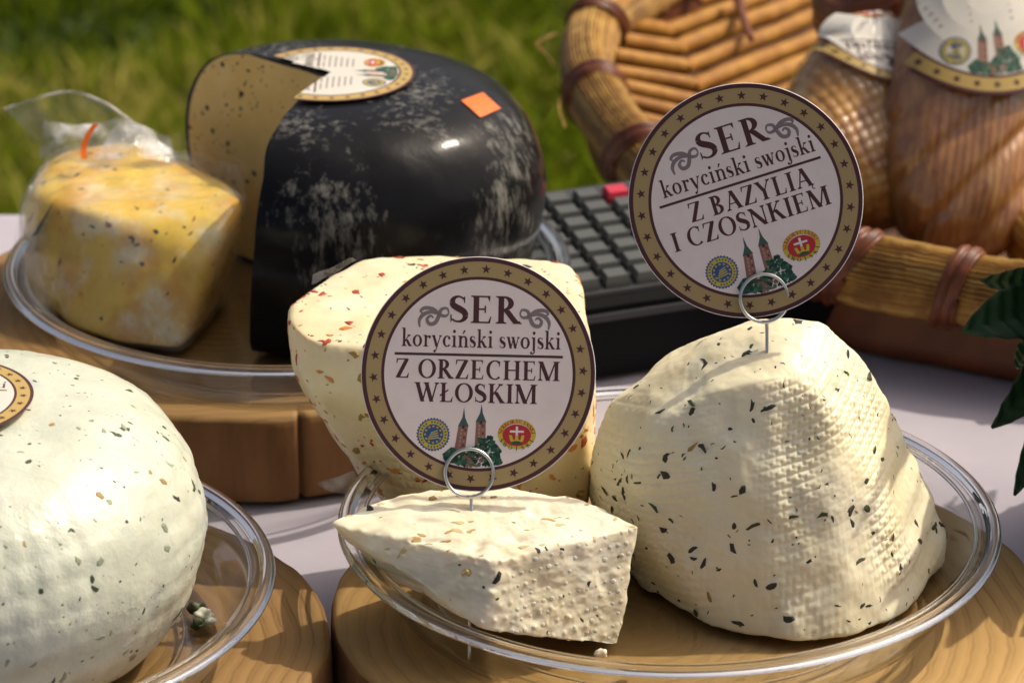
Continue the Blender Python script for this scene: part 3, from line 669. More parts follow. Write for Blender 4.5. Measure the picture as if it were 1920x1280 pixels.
    q = [(864, 190), (905, 175), (938, 205), (900, 222)]
    for i in range(n):
        for j in range(n):
            u, w_ = i / (n - 1), j / (n - 1); px = (1 - u) * ((1 - w_) * q[0][0] + w_ * q[3][0]) + u * ((1 - w_) * q[1][0] + w_ * q[2][0]); py = (1 - u) * ((1 - w_) * q[0][1] + w_ * q[3][1]) + u * ((1 - w_) * q[1][1] + w_ * q[2][1])
            h, nn = hit(b_, px, py); nn = nn if nn.dot(CAM - h) > 0 else -nn; S.append(h + nn * .0006)
    tag(obj('price_sticker', S, grid_faces(n, n), m_orange, t), 'small orange price sticker')
black_cheese()

# wedge of yellow cheese in film
def film_sheet(name, edge0, edge1, n, m, amp, seed, mat, parent):
    e0, e1 = spline(edge0, n), spline(edge1, n); V = np.array([e0 * (1 - k) + e1 * k for k in np.linspace(0, 1, m)]).reshape(-1, 3)
    q = np.stack([vn(V, 55, seed + k) + .6 * vn(V, 130, seed + 5 + k) for k in range(3)], -1); V = V + q * amp
    return obj(name, V, grid_faces(m, n), mat, parent)
def yellow_wedge():
    zt = ZB + .062
    top = [P(x, y, zt + dz) for x, y, dz in ((378, 484, -.019), (428, 428, -.009), (468, 366, -.002), (400, 318, 0), (250, 258, .002), (90, 282, -.002), (40, 372, -.014), (42, 450, -.034), (170, 395, -.006), (300, 415, -.007))]
    bot = [P(x, y, ZB) for x, y in ((345, 668), (270, 664), (130, 622), (60, 560), (40, 490), (140, 430), (330, 450), (425, 560))]
    V, F = rhull(top + bot, 15, 80); V = V.mean(0) + (V - V.mean(0)) * [1.03, 1.03, 1.02]; lo = V[:, 2].min(); t = thing('yellow_cheese_wedge', V.mean(0) * [1, 1, 0] + [0, 0, lo], 'yellow cheese wedge with dark flecks wrapped in crumpled clear film', 'cheese')
    V[:, 2] += ZB - lo + .0003
    N = vnormals(V, F); V = V + N * (.0018 * fbm(V, 30, 3, 6))[:, None]
    obj('cheese_body', V, F, m_yel, t)
    flecks(V, F, 170, [m_fk, m_fg, M('fleck_rust', (.30, .09, .02), .5)], [.55, .2, .25], (.0006, .0026), t, elong=3.5, sink=.1, mask=lambda q, n: (q[:, 2] > ZB + .004) * 1.0)
    N = vnormals(V, F); W = V + N * (.0016 + .0012 * np.abs(fbm(V * [1, 1.8, 1], 45, 3, 16)) + .0028 * sstep(.25, .8, vn(V, 18, 33)))[:, None]; W[:, 2] = np.maximum(W[:, 2], ZB + .0001)
    obj('film_wrap', W, F, m_film, t)
    yb = P(240, 268, zt)[1]
    Q = lambda x, y, dy=0: PY(x, y, yb + dy)
    film_sheet('film_tuft', [Q(75, 292, -.01), Q(150, 285, -.02), Q(240, 280, -.02), Q(330, 292, -.012)], [Q(75, 222, .0), Q(150, 236, .0), Q(235, 224, .0), Q(320, 262, .004)], 60, 24, .0028, 3, m_film2, t)
    film_sheet('film_tuft', [Q(180, 300, -.03), Q(260, 300, -.035), Q(380, 330, -.03), Q(465, 375, -.04)], [Q(215, 225, -.015), Q(270, 238, -.02), Q(330, 275, -.02), Q(440, 310, -.03)], 60, 24, .0026, 13, m_film2, t)
    film_sheet('film_tuft', [Q(300, 300, .0), Q(340, 320, -.004), Q(390, 330, -.01), Q(470, 360, -.035)], [Q(330, 232, .004), Q(360, 262, .0), Q(395, 275, -.01), Q(448, 300, -.03)], 50, 20, .0026, 23, m_film, t)
    film_sheet('film_loop', [Q(60, 262, .02), Q(140, 250, .018), Q(240, 262, .012), Q(330, 300, .0)], [Q(8, 205, .03), Q(130, 172, .03), Q(225, 212, .02), Q(302, 275, .01)], 60, 16, .0011, 31, m_film, t)
    v, f = tube(spline([Q(8, 205, .03), Q(60, 187, .03), Q(130, 172, .03), Q(190, 190, .025), Q(225, 212, .02), Q(268, 245, .015), Q(302, 275, .01)], 50), .0007, 6); obj('film_loop', v, f, m_film2, t)
    # side bulge of film on the left
    film_sheet('film_loop', [P(95, 300, zt), P(70, 400, zt - .01), P(75, 500, zt - .03), P(110, 600, ZB + .004)], [P(72, 320, zt), P(30, 410, zt - .012), P(32, 510, zt - .034), P(85, 612, ZB + .006)], 50, 14, .0009, 41, m_film, t)
    # orange seal strip over the tuft and the blue-green print
    b = bvh(W, F)
    s = spline([Q(180, 232, -.024), Q(166, 252, -.027), Q(157, 276, -.031), Q(158, 298, -.036)], 16); ww = np.array([.0016, 0, 0]); 
    obj('seal_strip', np.concatenate([s - ww, s + ww]), grid_faces(2, 16), m_orange, t)
    pp = []
    for px, py in ((72, 440), (104, 378), (90, 402), (60, 446)):
        h, nn = hit(b, px, py); nn = nn if nn.dot(CAM - h) > 0 else -nn; pp.append(h + nn * .0008)
    obj('film_print', pp, [(0, 1, 2, 3)], M('print_teal', (.02, .10, .12), .4), t)
yellow_wedge()

# paprika half cheese behind the left sign
def paprika():
    zt = ZB + .092
    top = [P(x, y, zt) for x, y in ((533, 603), (548, 565), (600, 520), (680, 485), (780, 475), (950, 475), (1084, 496), (1106, 600), (1080, 640), (960, 650), (780, 655), (640, 650), (570, 635))]
    mid = [P(x, y, zt - .022) for x, y in ((536, 690), (574, 735), (700, 765), (1100, 760), (1128, 715))]
    bot = [P(x, y, ZB) for x, y in ((690, 930), (745, 975), (880, 990), (1020, 990), (1105, 965), (1118, 900), (1050, 850), (860, 835), (715, 865))]
    V, F = rhull(top + mid + bot, 34, 120); V[:, 2] += ZB - V[:, 2].min() + .0003
    N = vnormals(V, F); 
    q = np.arctan2(V[:, 0] - V[:, 0].mean(), -(V[:, 1] - V[:, 1].mean())) * .07; sd_ = 1 - sstep(.4, .8, N[:, 2])
    wv = np.maximum(np.exp(-(((q / .006 + .3 * vn(V, 25, 2)) % 1 - .5) / .2) ** 2), np.exp(-(((V[:, 2] / .0055 + .3 * vn(V, 25, 3)) % 1 - .5) / .2) ** 2))
    V = V + N * (.0015 * fbm(V, 40, 3, 21) - .0006 * sd_ * wv * sstep(-.4, .3, vn(V, 30, 6)))[:, None]
    t = thing('paprika_cheese', V.mean(0) * [1, 1, 0] + [0, 0, V[:, 2].min()], 'pale cheese block with red paprika flecks behind the walnut sign', 'cheese')
    obj('cheese_body', V, F, m_pap, t)
    flecks(V, F, 700, [m_fr, m_fo, m_fk, m_fy], [.42, .36, .07, .15], (.0007, .0036), t, 'paprika_flecks', elong=2.8, sink=.12, mask=lambda q, n: (q[:, 2] > ZB + .004) * 1.0)
    b = bvh(V, F)
    def tuft(pts, pts2, s): film_sheet('film_tuft', pts, pts2, 30, 12, .0016, s, m_film2, t)
    y0 = P(705, 925, ZB)[1]
    tuft([PY(660, 885, y0), PY(672, 905, y0), PY(690, 925, y0)], [PY(592, 905, y0 - .004), PY(615, 918, y0 - .006), PY(650, 928, y0)], 5)
    y1 = P(600, 510, zt)[1]
    tuft([PY(585, 530, y1), PY(625, 505, y1), PY(670, 488, y1)], [PY(588, 512, y1), PY(625, 493, y1), PY(660, 480, y1)], 8)
    return V, F
papV, papF = paprika()

# walnut wedge in front, tip over the plate rim
def walnut():
    zt = ZB + .050
    top = [P(612, 979, zt - .002), P(725, 926, zt + .001), P(850, 911, zt + .002), P(930, 908, zt + .002), P(1085, 933, zt + .001), P(1203, 984, zt - .002), P(1196, 992, zt - .004), P(935, 1048, zt - .002)]
    T6, T5, B1 = P(935, 1048, zt - .002), P(1203, 984, zt - .002), P(1160, 1214, ZB + .0003); pn = np.cross(T5 - T6, B1 - T6); rd = ray(906, 1182); B0 = CAM + rd * (np.dot(T6 - CAM, pn) / np.dot(rd, pn))
    bot = [B1, B0, P(735, 1084, ZB + .021), P(635, 1000, ZR + .006), P(1150, 1060, ZB), P(900, 980, ZB + .02)]
    V, F = rhull(top + bot, 46, 150, center=P(960, 1040, ZB + .028))
    N = vnormals(V, F)
    d = .0012 * fbm(V, 45, 3, 31) + .0005 * fbm(V * [1, 1, 1.5], 150, 3, 7) - .0010 * sstep(.5, .85, vn(V * [.6, 1.4, 1], 110, 41)) * (N[:, 2] > .2)
    n_front = sstep(.25, .6, N @ np.array([.35, -.93, 0.1]))
    ex = np.array([.95, .3, 0]); u = (V @ ex) / .0052; w_ = V[:, 2] / .0058 + .12 * vn(V, 60, 9)
    dots = np.exp(-(((u + .5 * (np.floor(w_) % 2)) % 1 - .5) / .16) ** 2 - ((w_ % 1 - .5) / .16) ** 2)
    d += n_front * .0011 * dots * sstep(-.5, .2, vn(V, 40, 77))
    for px, py, r_, dep in ((1012, 962, .004, .0016), (965, 1001, .0045, .0022), (1000, 958, .003, .001), (990, 985, .004, .0013), (900, 1010, .004, .0015), (820, 935, .005, .0016), (735, 945, .005, .0018), (672, 1004, .0025, .002), (760, 1020, .0025, .0018), (890, 1017, .0025, .0016), (1035, 955, .004, .0012), (700, 990, .003, .001)):
        q = P(px, py, zt); d -= dep * np.exp(-(((V[:, 0] - q[0]) / r_) ** 2 + ((V[:, 1] - q[1]) / (r_ * .8)) ** 2)) * (N[:, 2] > .3)
    V = V + N * d[:, None]; V[:, 2] = np.maximum(V[:, 2], ZB + .0002)
    t = thing('walnut_cheese_wedge', V.mean(0) * [1, 1, 0] + [0, 0, V[:, 2].min()], 'creamy white cheese wedge holding the walnut sign, tip over the rim', 'cheese')
    obj('cheese_body', V, F, m_walnut, t)
    flecks(V, F, 90, [m_fy, m_hole, M('walnut_pale', (.62, .48, .22), .6)], [.2, .3, .5], (.0009, .0032), t, 'walnut_flecks', elong=2.6, sink=.08, mask=lambda q, n: (n[:, 2] > .35) * 1.0, axis=(1, .3, 0))
    flecks(V, F, 16, [m_fk, m_fg], [.7, .3], (.0008, .0026), t, 'herb_flecks', elong=2.8, sink=.12, mask=lambda q, n: (n[:, 1] < -.4) * (q[:, 2] > ZB + .004) * 1.0)
    b = bvh(V, F); dm, dF = [], []; D, DF = CS(3)
    for r_ in range(10):                                            # raised dots left by the draining basket on the front face
        for c_ in range(34):
            x = P(962, 1100, ZB)[0] + c_ * .0036 + (r_ % 2) * .0015 + RNG.normal(0, .0002); z = ZB + .004 + r_ * .0046 + .04 * (x - P(1060, 1100, ZB)[0]); rr = RNG.random()
            h = b.ray_cast(Vector((x, .9, z)), Vector((0, 1, 0)))
            if h[0] is None or abs(h[1][2]) > .55 or h[0].z < ZB + .003 or rr < .35: continue
            nn = np.array(h[1]); nn = nn if nn[1] < 0 else -nn; k = .00095 * RNG.uniform(.6, 1.2)
            q = D * k * [1.15, 1, 1]; q = q - np.outer(q @ nn, nn) * .72; dm.append((q + np.array(h[0]), DF))
    v, f = merge(dm); o = obj('basket_dots', v, f, m_walnut, t); o['kind'] = 'stuff'
    return V, F, t
walV, walF, walT = walnut()

# basil and garlic cheese
def basil():
    yc = P(1440, 1060, ZB)[1]
    sil = [PY(x, y, yc) for x, y in ((1118, 850), (1145, 752), (1200, 708), (1260, 672), (1335, 632), (1420, 607), (1500, 599), (1540, 604), (1575, 632), (1612, 676), (1652, 738), (1690, 818), (1722, 900), (1748, 958), (1772, 1015))]
    back = [q + np.array([0, .030, -.012]) for q in sil[3:11]]
    frt = [PY(x, y, yc - .036) for x, y in ((1180, 900), (1240, 800), (1330, 730), (1450, 705), (1540, 740), (1610, 860), (1690, 1010))]
    bot = [P(x, y, ZB) for x, y in ((1100, 938), (1140, 1020), (1200, 1108), (1335, 1180), (1480, 1212), (1610, 1196), (1705, 1150), (1772, 1060), (1740, 980), (1600, 920), (1300, 890))]
    V, F = rhull(sil + back + frt + bot, 48, 185); V = V.mean(0) + (V - V.mean(0)) * [1.025, 1.01, 1.0]; V[:, 2] += ZB - V[:, 2].min() + .0003
    N = vnormals(V, F)
    d = .0017 * fbm(V, 26, 3, 51) + .0005 * fbm(V, 110, 3, 8) - .0006 * sstep(.45, .8, vn(V, 75, 19))
    # imprint of the draining basket: rows and columns of small cells
    c0 = V.mean(0); xr = V[:, 0] - P(1440, 900, ZB)[0]
    az = np.arctan2(V[:, 0] - c0[0], -(V[:, 1] - c0[1] - .03)); u = az * .085 / .0052 + .35 * vn(V, 22, 3); w_ = V[:, 2] / .0043 - az * .085 / .0043 * .22 + .35 * vn(V, 18, 4); u = u + .5 * (np.floor(w_) % 2)
    gro = np.maximum(np.exp(-((u % 1 - .5) / .15) ** 2) * .8, np.exp(-((w_ % 1 - .5) / .17) ** 2))
    mk = np.clip(sstep(-.022, .008, xr) * (.15 + .85 * sstep(-.35, .35, vn(V, 34, 61))) + .6 * sstep(.02, .045, -xr) * sstep(-.4, .3, vn(V, 20, 65)), 0, 1) * (1 - sstep(.72, .95, N[:, 2]))
    d -= .0010 * mk * gro
    d += .0010 * sstep(.03, .06, xr) * np.sin(w_ * 2 * math.pi / 4)                       # scalloped shoulder
    V = V + N * d[:, None]; V[:, 2] = np.maximum(V[:, 2], ZB + .0002)
    t = thing('basil_cheese', V.mean(0) * [1, 1, 0] + [0, 0, V[:, 2].min()], 'domed cream cheese with dark basil flecks and basket imprint', 'cheese')
    obj('cheese_body', V, F, m_basil, t)
    flecks(V, F, 330, [m_fk, m_fg, m_fy], [.65, .25, .10], (.0006, .0030), t, 'basil_flecks', elong=4.0, sink=.09, mask=lambda q, n: (q[:, 2] > ZB + .003) * (.3 + (n[:, 1] < .1)))
    return V, F
basV, basF = basil()

# ------------------------------------------------------------------ sign cards on wire holders
def sign(cpx, cpy, Rpx, roll, ins, ring_px, ring_r, stem_bottom, stem_kink, label, wlabel, line1, line2, fit1, fit2, dpt):
    ctr = PD(cpx, cpy, dpt); Rm = Rpx * dpt / FPX
    nrm = -ray(cpx, cpy); nrm /= np.linalg.norm(nrm)
    ex = np.cross(UP, nrm); ex /= np.linalg.norm(ex); ey = np.cross(nrm, ex)
    c, s = math.cos(R(roll)), math.sin(R(roll)); ex, ey = ex * c + ey * s, ey * c - ex * s
    t = thing('sign_card', ctr - Rm * np.cross(nrm, np.cross(UP, nrm)), label, 'sign', 'round cheese sign cards')
    a = np.linspace(0, 2 * math.pi, 128, endpoint=False); o = np.outer(np.cos(a), ex) * Rm + np.outer(np.sin(a), ey) * Rm
    hh = .0006
    rings_ = [o * .9955 + nrm * hh, o * 1.0 + nrm * (hh - .0002), o * 1.0 - nrm * (hh - .0002), o * .9955 - nrm * hh]
    V = np.concatenate([q + ctr for q in rings_]); F = grid_faces(4, 128, wrap_v=True); F = [f[::-1] for f in F] + [tuple(range(128)), tuple(range(384, 512))[::-1]]
    obj('card', V, F, m_wht2, t, False)
    mapf = lambda u, v, l: ctr + (ex * u + ey * v) * (Rm * .9955) + nrm * (hh + .00002 + l * .000022)
    draw_card(t, mapf, line1, line2, fit1, fit2)
    # wire: coil of two turns gripping the card's lower edge, then the stem down into the cheese
    rc_ = PD(ring_px[0], ring_px[1], dpt); rr = ring_r * dpt / FPX; exw = RT; eyw = np.cross(nrm, exw); eyw /= np.linalg.norm(eyw)
    off = np.dot(ctr - rc_, nrm)                     # keep the coil centred on the card's plane
    rc_ = rc_ + nrm * off
    path = []
    for u in np.linspace(0, 1, 90):
        an = -math.pi / 2 + .02 - u * 2 * math.pi * 1.97; z = .0022 - .0044 * u
        path.append(rc_ + exw * math.cos(an) * rr + eyw * math.sin(an) * rr + nrm * z)
    b0 = PD(stem_kink[0], stem_kink[1], dpt) + nrm * off
    path += [b0 - nrm * .001] ; pt = list(spline(path[-1:] + [stem_bottom], 12))[1:]
    v, f = tube(np.array(path + pt), .00078, 8)
    o = obj('wire_card_holder', v, f, m_wire); tag(o, wlabel, 'card holder', 'wire card holders')
b = bvh(walV, walF); I1, _ = hit(b, 881, 966); d1 = depth_of(I1) + .004
sign(897, 701, 220, -1.3, I1, (880, 886), 45, P(880, 1238, ZB + .0005) , (884, 934), 'round card reading Z ORZECHEM WŁOSKIM above the cheese wedge', 'coiled steel wire holding the Z ORZECHEM WŁOSKIM card',
     'Z ORZECHEM', 'WŁOSKIM', (-.715, .70, -.045), (-.54, .51, -.245), d1)
b = bvh(basV, basF); I2, _ = hit(b, 1443, 735); d2 = depth_of(I2) + .010
sign(1398, 376, 220, 17.3, I2, (1433, 559), 45, I2 + np.array([0, .006, -.02]), (1438, 608), 'round card reading Z BAZYLIĄ I CZOSNKIEM above the domed cheese', 'coiled steel wire holding the Z BAZYLIĄ I CZOSNKIEM card',
     'Z BAZYLIĄ', 'I CZOSNKIEM', (-.50, .60, -.045), (-.71, .70, -.245), d2)

# ------------------------------------------------------------------ crumbs
def crumb(px, py, z, s, label, mat=None, seed=0):
    D, F = CS(5); V = D * s * (1 + .45 * vn(D, 1.7, seed))[:, None] * [1.2, 1, .8]; p = P(px, py, z)
    V = V - [0, 0, V[:, 2].min()] + p
    tag(obj('cheese_crumb', V, F, mat or m_walnut), label, 'cheese crumb', 'cheese crumbs')
crumb(1180, 1262, ZB, .0028, 'largest loose white crumb in front of the cheese wedge', seed=3)
crumb(1128, 1232, ZB, .0022, 'small white crumb under the wedge corner', seed=5)
for k, (x, y, s) in enumerate(((366, 1150, .003), (382, 1165, .0035), (372, 1180, .0025), (395, 1172, .002))):
    crumb(x, y, ZB, s, ('pale herb cheese crumb', 'dark green herb crumb')[(k + 1) % 2] + (' touching the foot of the whole herb cheese' if k < 2 else ' lying loose by the rim near the herb cheese'), m_herb if k % 2 else m_fg, 20 + k)

# ------------------------------------------------------------------ cash calculator
def calculator():
    an = R(21); ex = np.array([math.cos(an), math.sin(an), 0]); ey = np.array([-math.sin(an), math.cos(an), 0]); ez = np.array([0, 0, 1.0])
    o = P(1098, 443, .058); o = np.array([o[0], o[1], 0])                       # under key (0,0)
    slope = .16; zt = lambda v: .056 + slope * v
    W = lambda u, v, z: o + ex * u + ey * v + ez * z
    t = thing('calculator', W(.06, 0, .001), 'black desk calculator with grey keys behind the wrapped cheeses', 'calculator')
    u0, u1, v0, v1 = -.05, .150, -.052, .060
    V = []; 
    for (zk, ins) in (('b', .002), ('m', 0), ('t', 0), ('e', .003)):
        for u, v in ((u0, v0), (u1, v0), (u1, v1), (u0, v1)):
            uu, vv = u + (ins if u == u0 else -ins), v + (ins if v == v0 else -ins)
            V.append(W(uu, vv, .001 if zk == 'b' else .012 if zk == 'm' else zt(vv) - .008 if zk == 't' else zt(vv) - .0045))
    F = [(3, 2, 1, 0)] + [(k * 4 + i, k * 4 + (i + 1) % 4, k * 4 + 4 + (i + 1) % 4, k * 4 + 4 + i) for k in range(3) for i in range(4)] + [(12, 13, 14, 15)]
    obj('body', V, F, m_blk, t, False)
    V = [W(u, v, zt(v) + dz) for dz in (-.0044, -.0022) for u, v in ((u0 + .004, v0 + .004), (u1 - .004, v0 + .004), (u1 - .004, v1 - .004), (u0 + .004, v1 - .004))]
    obj('key_panel', V, [(3, 2, 1, 0), (4, 5, 6, 7)] + [(i, (i + 1) % 4, 4 + (i + 1) % 4, 4 + i) for i in range(4)], m_dgrey, t, False)
    V = [W(u, v0 - dv, z) for dv in (.0003, .003) for u, z in ((u0 + .01, .033), (u1 - .01, .033), (u1 - .01, .0365), (u0 + .01, .0365))]
    obj('front_strip', V, [(0, 1, 2, 3), (4, 7, 6, 5)] + [(i, 4 + i, 4 + (i + 1) % 4, (i + 1) % 4) for i in range(4)], m_dgrey, t, False)
    base = None
    for ci in range(-2, 8):
        for ri in range(-3, 4):
            u, v = ci * .0170, ri * .0134
            if not (u0 + .008 < u < u1 - .008 and v0 + .006 < v < v1 - .006): continue
            hw, hd = .0066, .0048
            V = []
            for dz, k in ((-.0022, 1.0), (.001, 1.0), (.0036, .82)):
                V += [W(u + a * hw * k, v + b_ * hd * k, zt(v + b_ * hd * k) + dz) for a, b_ in ((-1, -1), (1, -1), (1, 1), (-1, 1))]
            F = [(i + 4 * k, (i + 1) % 4 + 4 * k, 4 + 4 * k + (i + 1) % 4, 4 + 4 * k + i) for k in (0, 1) for i in range(4)] + [(8, 9, 10, 11)]
            obj('key', V, F, m_redk if (ci, ri) in ((3, 3), (3, 2), (2, 3)) else m_key, t, False)
calculator()

# ------------------------------------------------------------------ basket
ZRIM = .047
m_straw = M('straw', (.42, .235, .05), .5, (.25, .12, .022), 60, lo=.4, hi=.62, spec=.35, bump=[(300, .3, .0006)], col3=(.52, .33, .09), n3=90)
m_straw_d = M('straw_dark', (.30, .155, .032), .5, (.22, .10, .02), 60, spec=.35); m_straw_l = M('straw_light', (.52, .34, .09), .5, (.42, .25, .06), 60, spec=.35)
m_vine = M('vine', (.20, .062, .022), .4, (.11, .03, .012), 120, bump=[(200, .4, .0006)], spec=.5)
m_stick = M('peeled_stick', (.44, .215, .036), .6, (.30, .125, .02), 55, spec=.25, bump=[(260, .5, .0008), (40, .4, .0015)], stretch=(1, 1, 1), col3=(.30, .13, .03), n3=60)
m_hoop = M('hoop_wood', (.17, .05, .014), .5, (.12, .035, .01), 40, bump=[(80, .2, .001)])
def basket():
    px = [(1420, -160), (1300, -75), (1195, -10), (1120, 50), (1100, 128), (1130, 205), (1195, 290), (1300, 378), (1440, 448), (1600, 502), (1790, 538), (1950, 566), (2130, 575), (2330, 520), (2450, 370), (2400, 150), (2200, -60), (1900, -190), (1620, -210)]
    n = 420; path = spline([P(x, y, ZRIM) for x, y in px], n, closed=True)
    ctr = path.mean(0); t = thing('wicker_basket', [ctr[0], ctr[1], 0], 'shallow wicker basket with straw rim holding smoked cheeses', 'basket')
    tt, s, b_ = frames(path, closed=True)
    m = 176; a = np.linspace(0, 2 * math.pi, m, endpoint=False); nst = 44
    V = np.zeros((n, m, 3))
    for i in range(n):                                                          # straw bundle: 33 flutes that twist slowly and wander
        ph = 0; wob = .5 * np.sin(i * .05 + a * 3) * np.sin(i * .021)
        fl = np.abs(np.sin((a * nst / 2) + ph)) ** .45 * (1 + .12 * np.sin(a * 7 + i * .03))
        k = (1 + .03 * math.sin(i * .19)) * (.85 + .15 * fl)
        V[i] = path[i] + np.outer(np.cos(a) * .0165 * k, s[i]) + np.outer(np.sin(a) * .0195 * k, b_[i])
    q = V.reshape(-1, 3); V = q + (.0004 * vn(q, 240, 3))[:, None]
    pick = RNG.choice(3, 400, p=[.5, .28, .22]); per = m // nst
    mi = [int(pick[(((k + 2) % m) // per + (k // m + ((k % m) // per) * 37 % 90) // 90 * 44) % 400]) for k in range(n * m)]
    obj('straw_rim', V, grid_faces(n, m, True, True), [m_straw, m_straw_d, m_straw_l], t, midx=mi)
    seglen = np.linalg.norm(np.roll(path, -1, 0) - path, axis=1); cum = np.concatenate([[0], np.cumsum(seglen)])[:-1]
    def near(x, y): return int(np.argmin(((path - P(x, y, ZRIM)) ** 2).sum(1)))
    bands = [near(x, y) for x, y in ((1122, 48), (1118, 178), (1196, 291), (1400, 430), (1590, 500), (1795, 539), (2010, 570), (2250, 545), (2430, 420), (2380, 130), (2080, -120), (1700, -210), (1360, -115))]
    for bi, i0 in enumerate(bands):
        turns = 7 if bi % 3 else 6; u = np.linspace(0, turns, turns * 26); pts = []
        for q in u:
            f = i0 + (q - turns / 2) * .0033 / seglen.mean() * (1.0) ; f += 5 * math.sin(q * 2 * math.pi) * (.5 if bi % 2 else .9)
            i = int(math.floor(f)) % n; w_ = f - math.floor(f); p0 = path[i] * (1 - w_) + path[(i + 1) % n] * w_
            an = q * 2 * math.pi; k = 1.02 + .05 * math.sin(q * 1.7)
            pts.append(p0 + s[i] * math.cos(an) * .0172 * k + b_[i] * math.sin(an) * .0202 * k)
        v, f = tube(pts, .00165, 7); obj('vine_band', v, f, m_vine, t)
    # lower wall of the basket: hoop and floor
    inn = path - s * 0
    out_dir = path - ctr; out_dir[:, 2] = 0; ol = np.linalg.norm(out_dir, axis=1)[:, None]; od = out_dir / ol
    prof = [(-.006, .034), (-.004, .020), (.000, .012), (.001, .006), (-.002, .001), (-.010, .001), (-.012, .006), (-.014, .020), (-.012, .034)]
    H = np.array([path + od * o_ - [0, 0, ZRIM] + [0, 0, z] for o_, z in prof]).reshape(-1, 3)
    obj('hoop', H, grid_faces(len(prof), n, False, True), m_hoop, t)
    fl = path + od * -.011; fl[:, 2] = .004; FV = np.concatenate([fl, [[ctr[0], ctr[1], .004]]]); FF = [(i, (i + 1) % n, n) for i in range(n)]
    obj('floor', FV, FF, M('basket_floor', (.16, .07, .022), .7, (.09, .035, .012), 50), t)
    # peeled sticks: each runs from the left rim down to a bend, then across the floor
    Z = lambda x, y: (1000 + x / 2.844, y / 2.844)
    rows = [((640, -150), (660, -110), (900, -190)), ((600, -60), (650, -15), (900, -110)), ((545, 30), (680, 70), (980, -30)), ((490, 125), (700, 165), (1060, 45)), ((470, 215), (765, 262), (1260, 70)), ((430, 300), (815, 358), (1420, 120)), ((430, 385), (855, 465), (1460, 220)), ((455, 465), (900, 560), (1500, 320)), ((480, 540), (940, 650), (1540, 430)), ((560, 640), (990, 740), (1580, 530)), ((650, 740), (1040, 830), (1620, 630)), ((760, 830), (1100, 920), (1700, 740))]
    for k, (a_, b2, c_) in enumerate(rows):
        A, B, C = P(*Z(*a_), .040), P(*Z(*b2), .024), P(*Z(*c_), .020); C = B + (C - B) * (1.5 if k > 2 else 1.9)
        for q0, q1, r_ in ((A, B, .0056), (B, C, .0059)):
            u = np.linspace(0, 1, 22)[:, None]; pp = q0 * (1 - u) + q1 * u; pp = pp + np.stack([.0007 * vn(pp, 28, k), .0007 * vn(pp, 28, k + 9), .0007 * vn(pp, 28, k + 3)], -1)
            rad = r_ * RNG.uniform(.9, 1.08) * (1 + .06 * vn(pp, 50, k + 4)); rad[0] *= .8; rad[-1] *= .85
            v, f = tube(pp, rad, 12); obj('stick', v, f, m_stick, t)
    for pts in ([(1225, -10), (1240, 10), (1250, 28)], [(1382, -12), (1392, 30), (1408, 74)], [(1300, -20), (1312, 4)]):
        pp = spline([P(x, y, .034) for x, y in pts], 10); v, f = tube(pp, np.linspace(.004, .002, 10), 8); obj('vine_end', v, f, m_vine, t)
    for pts in ([(1005, 82), (1035, 66), (1060, 62)], [(1002, 82), (1025, 105), (1040, 125)], [(1052, 180), (1048, 205), (1060, 240)]):
        pp = spline([P(x, y, .05) for x, y in pts], 10); v, f = tube(pp, .0006, 6); obj('loose_straw', v, f, m_straw, t)
basket()

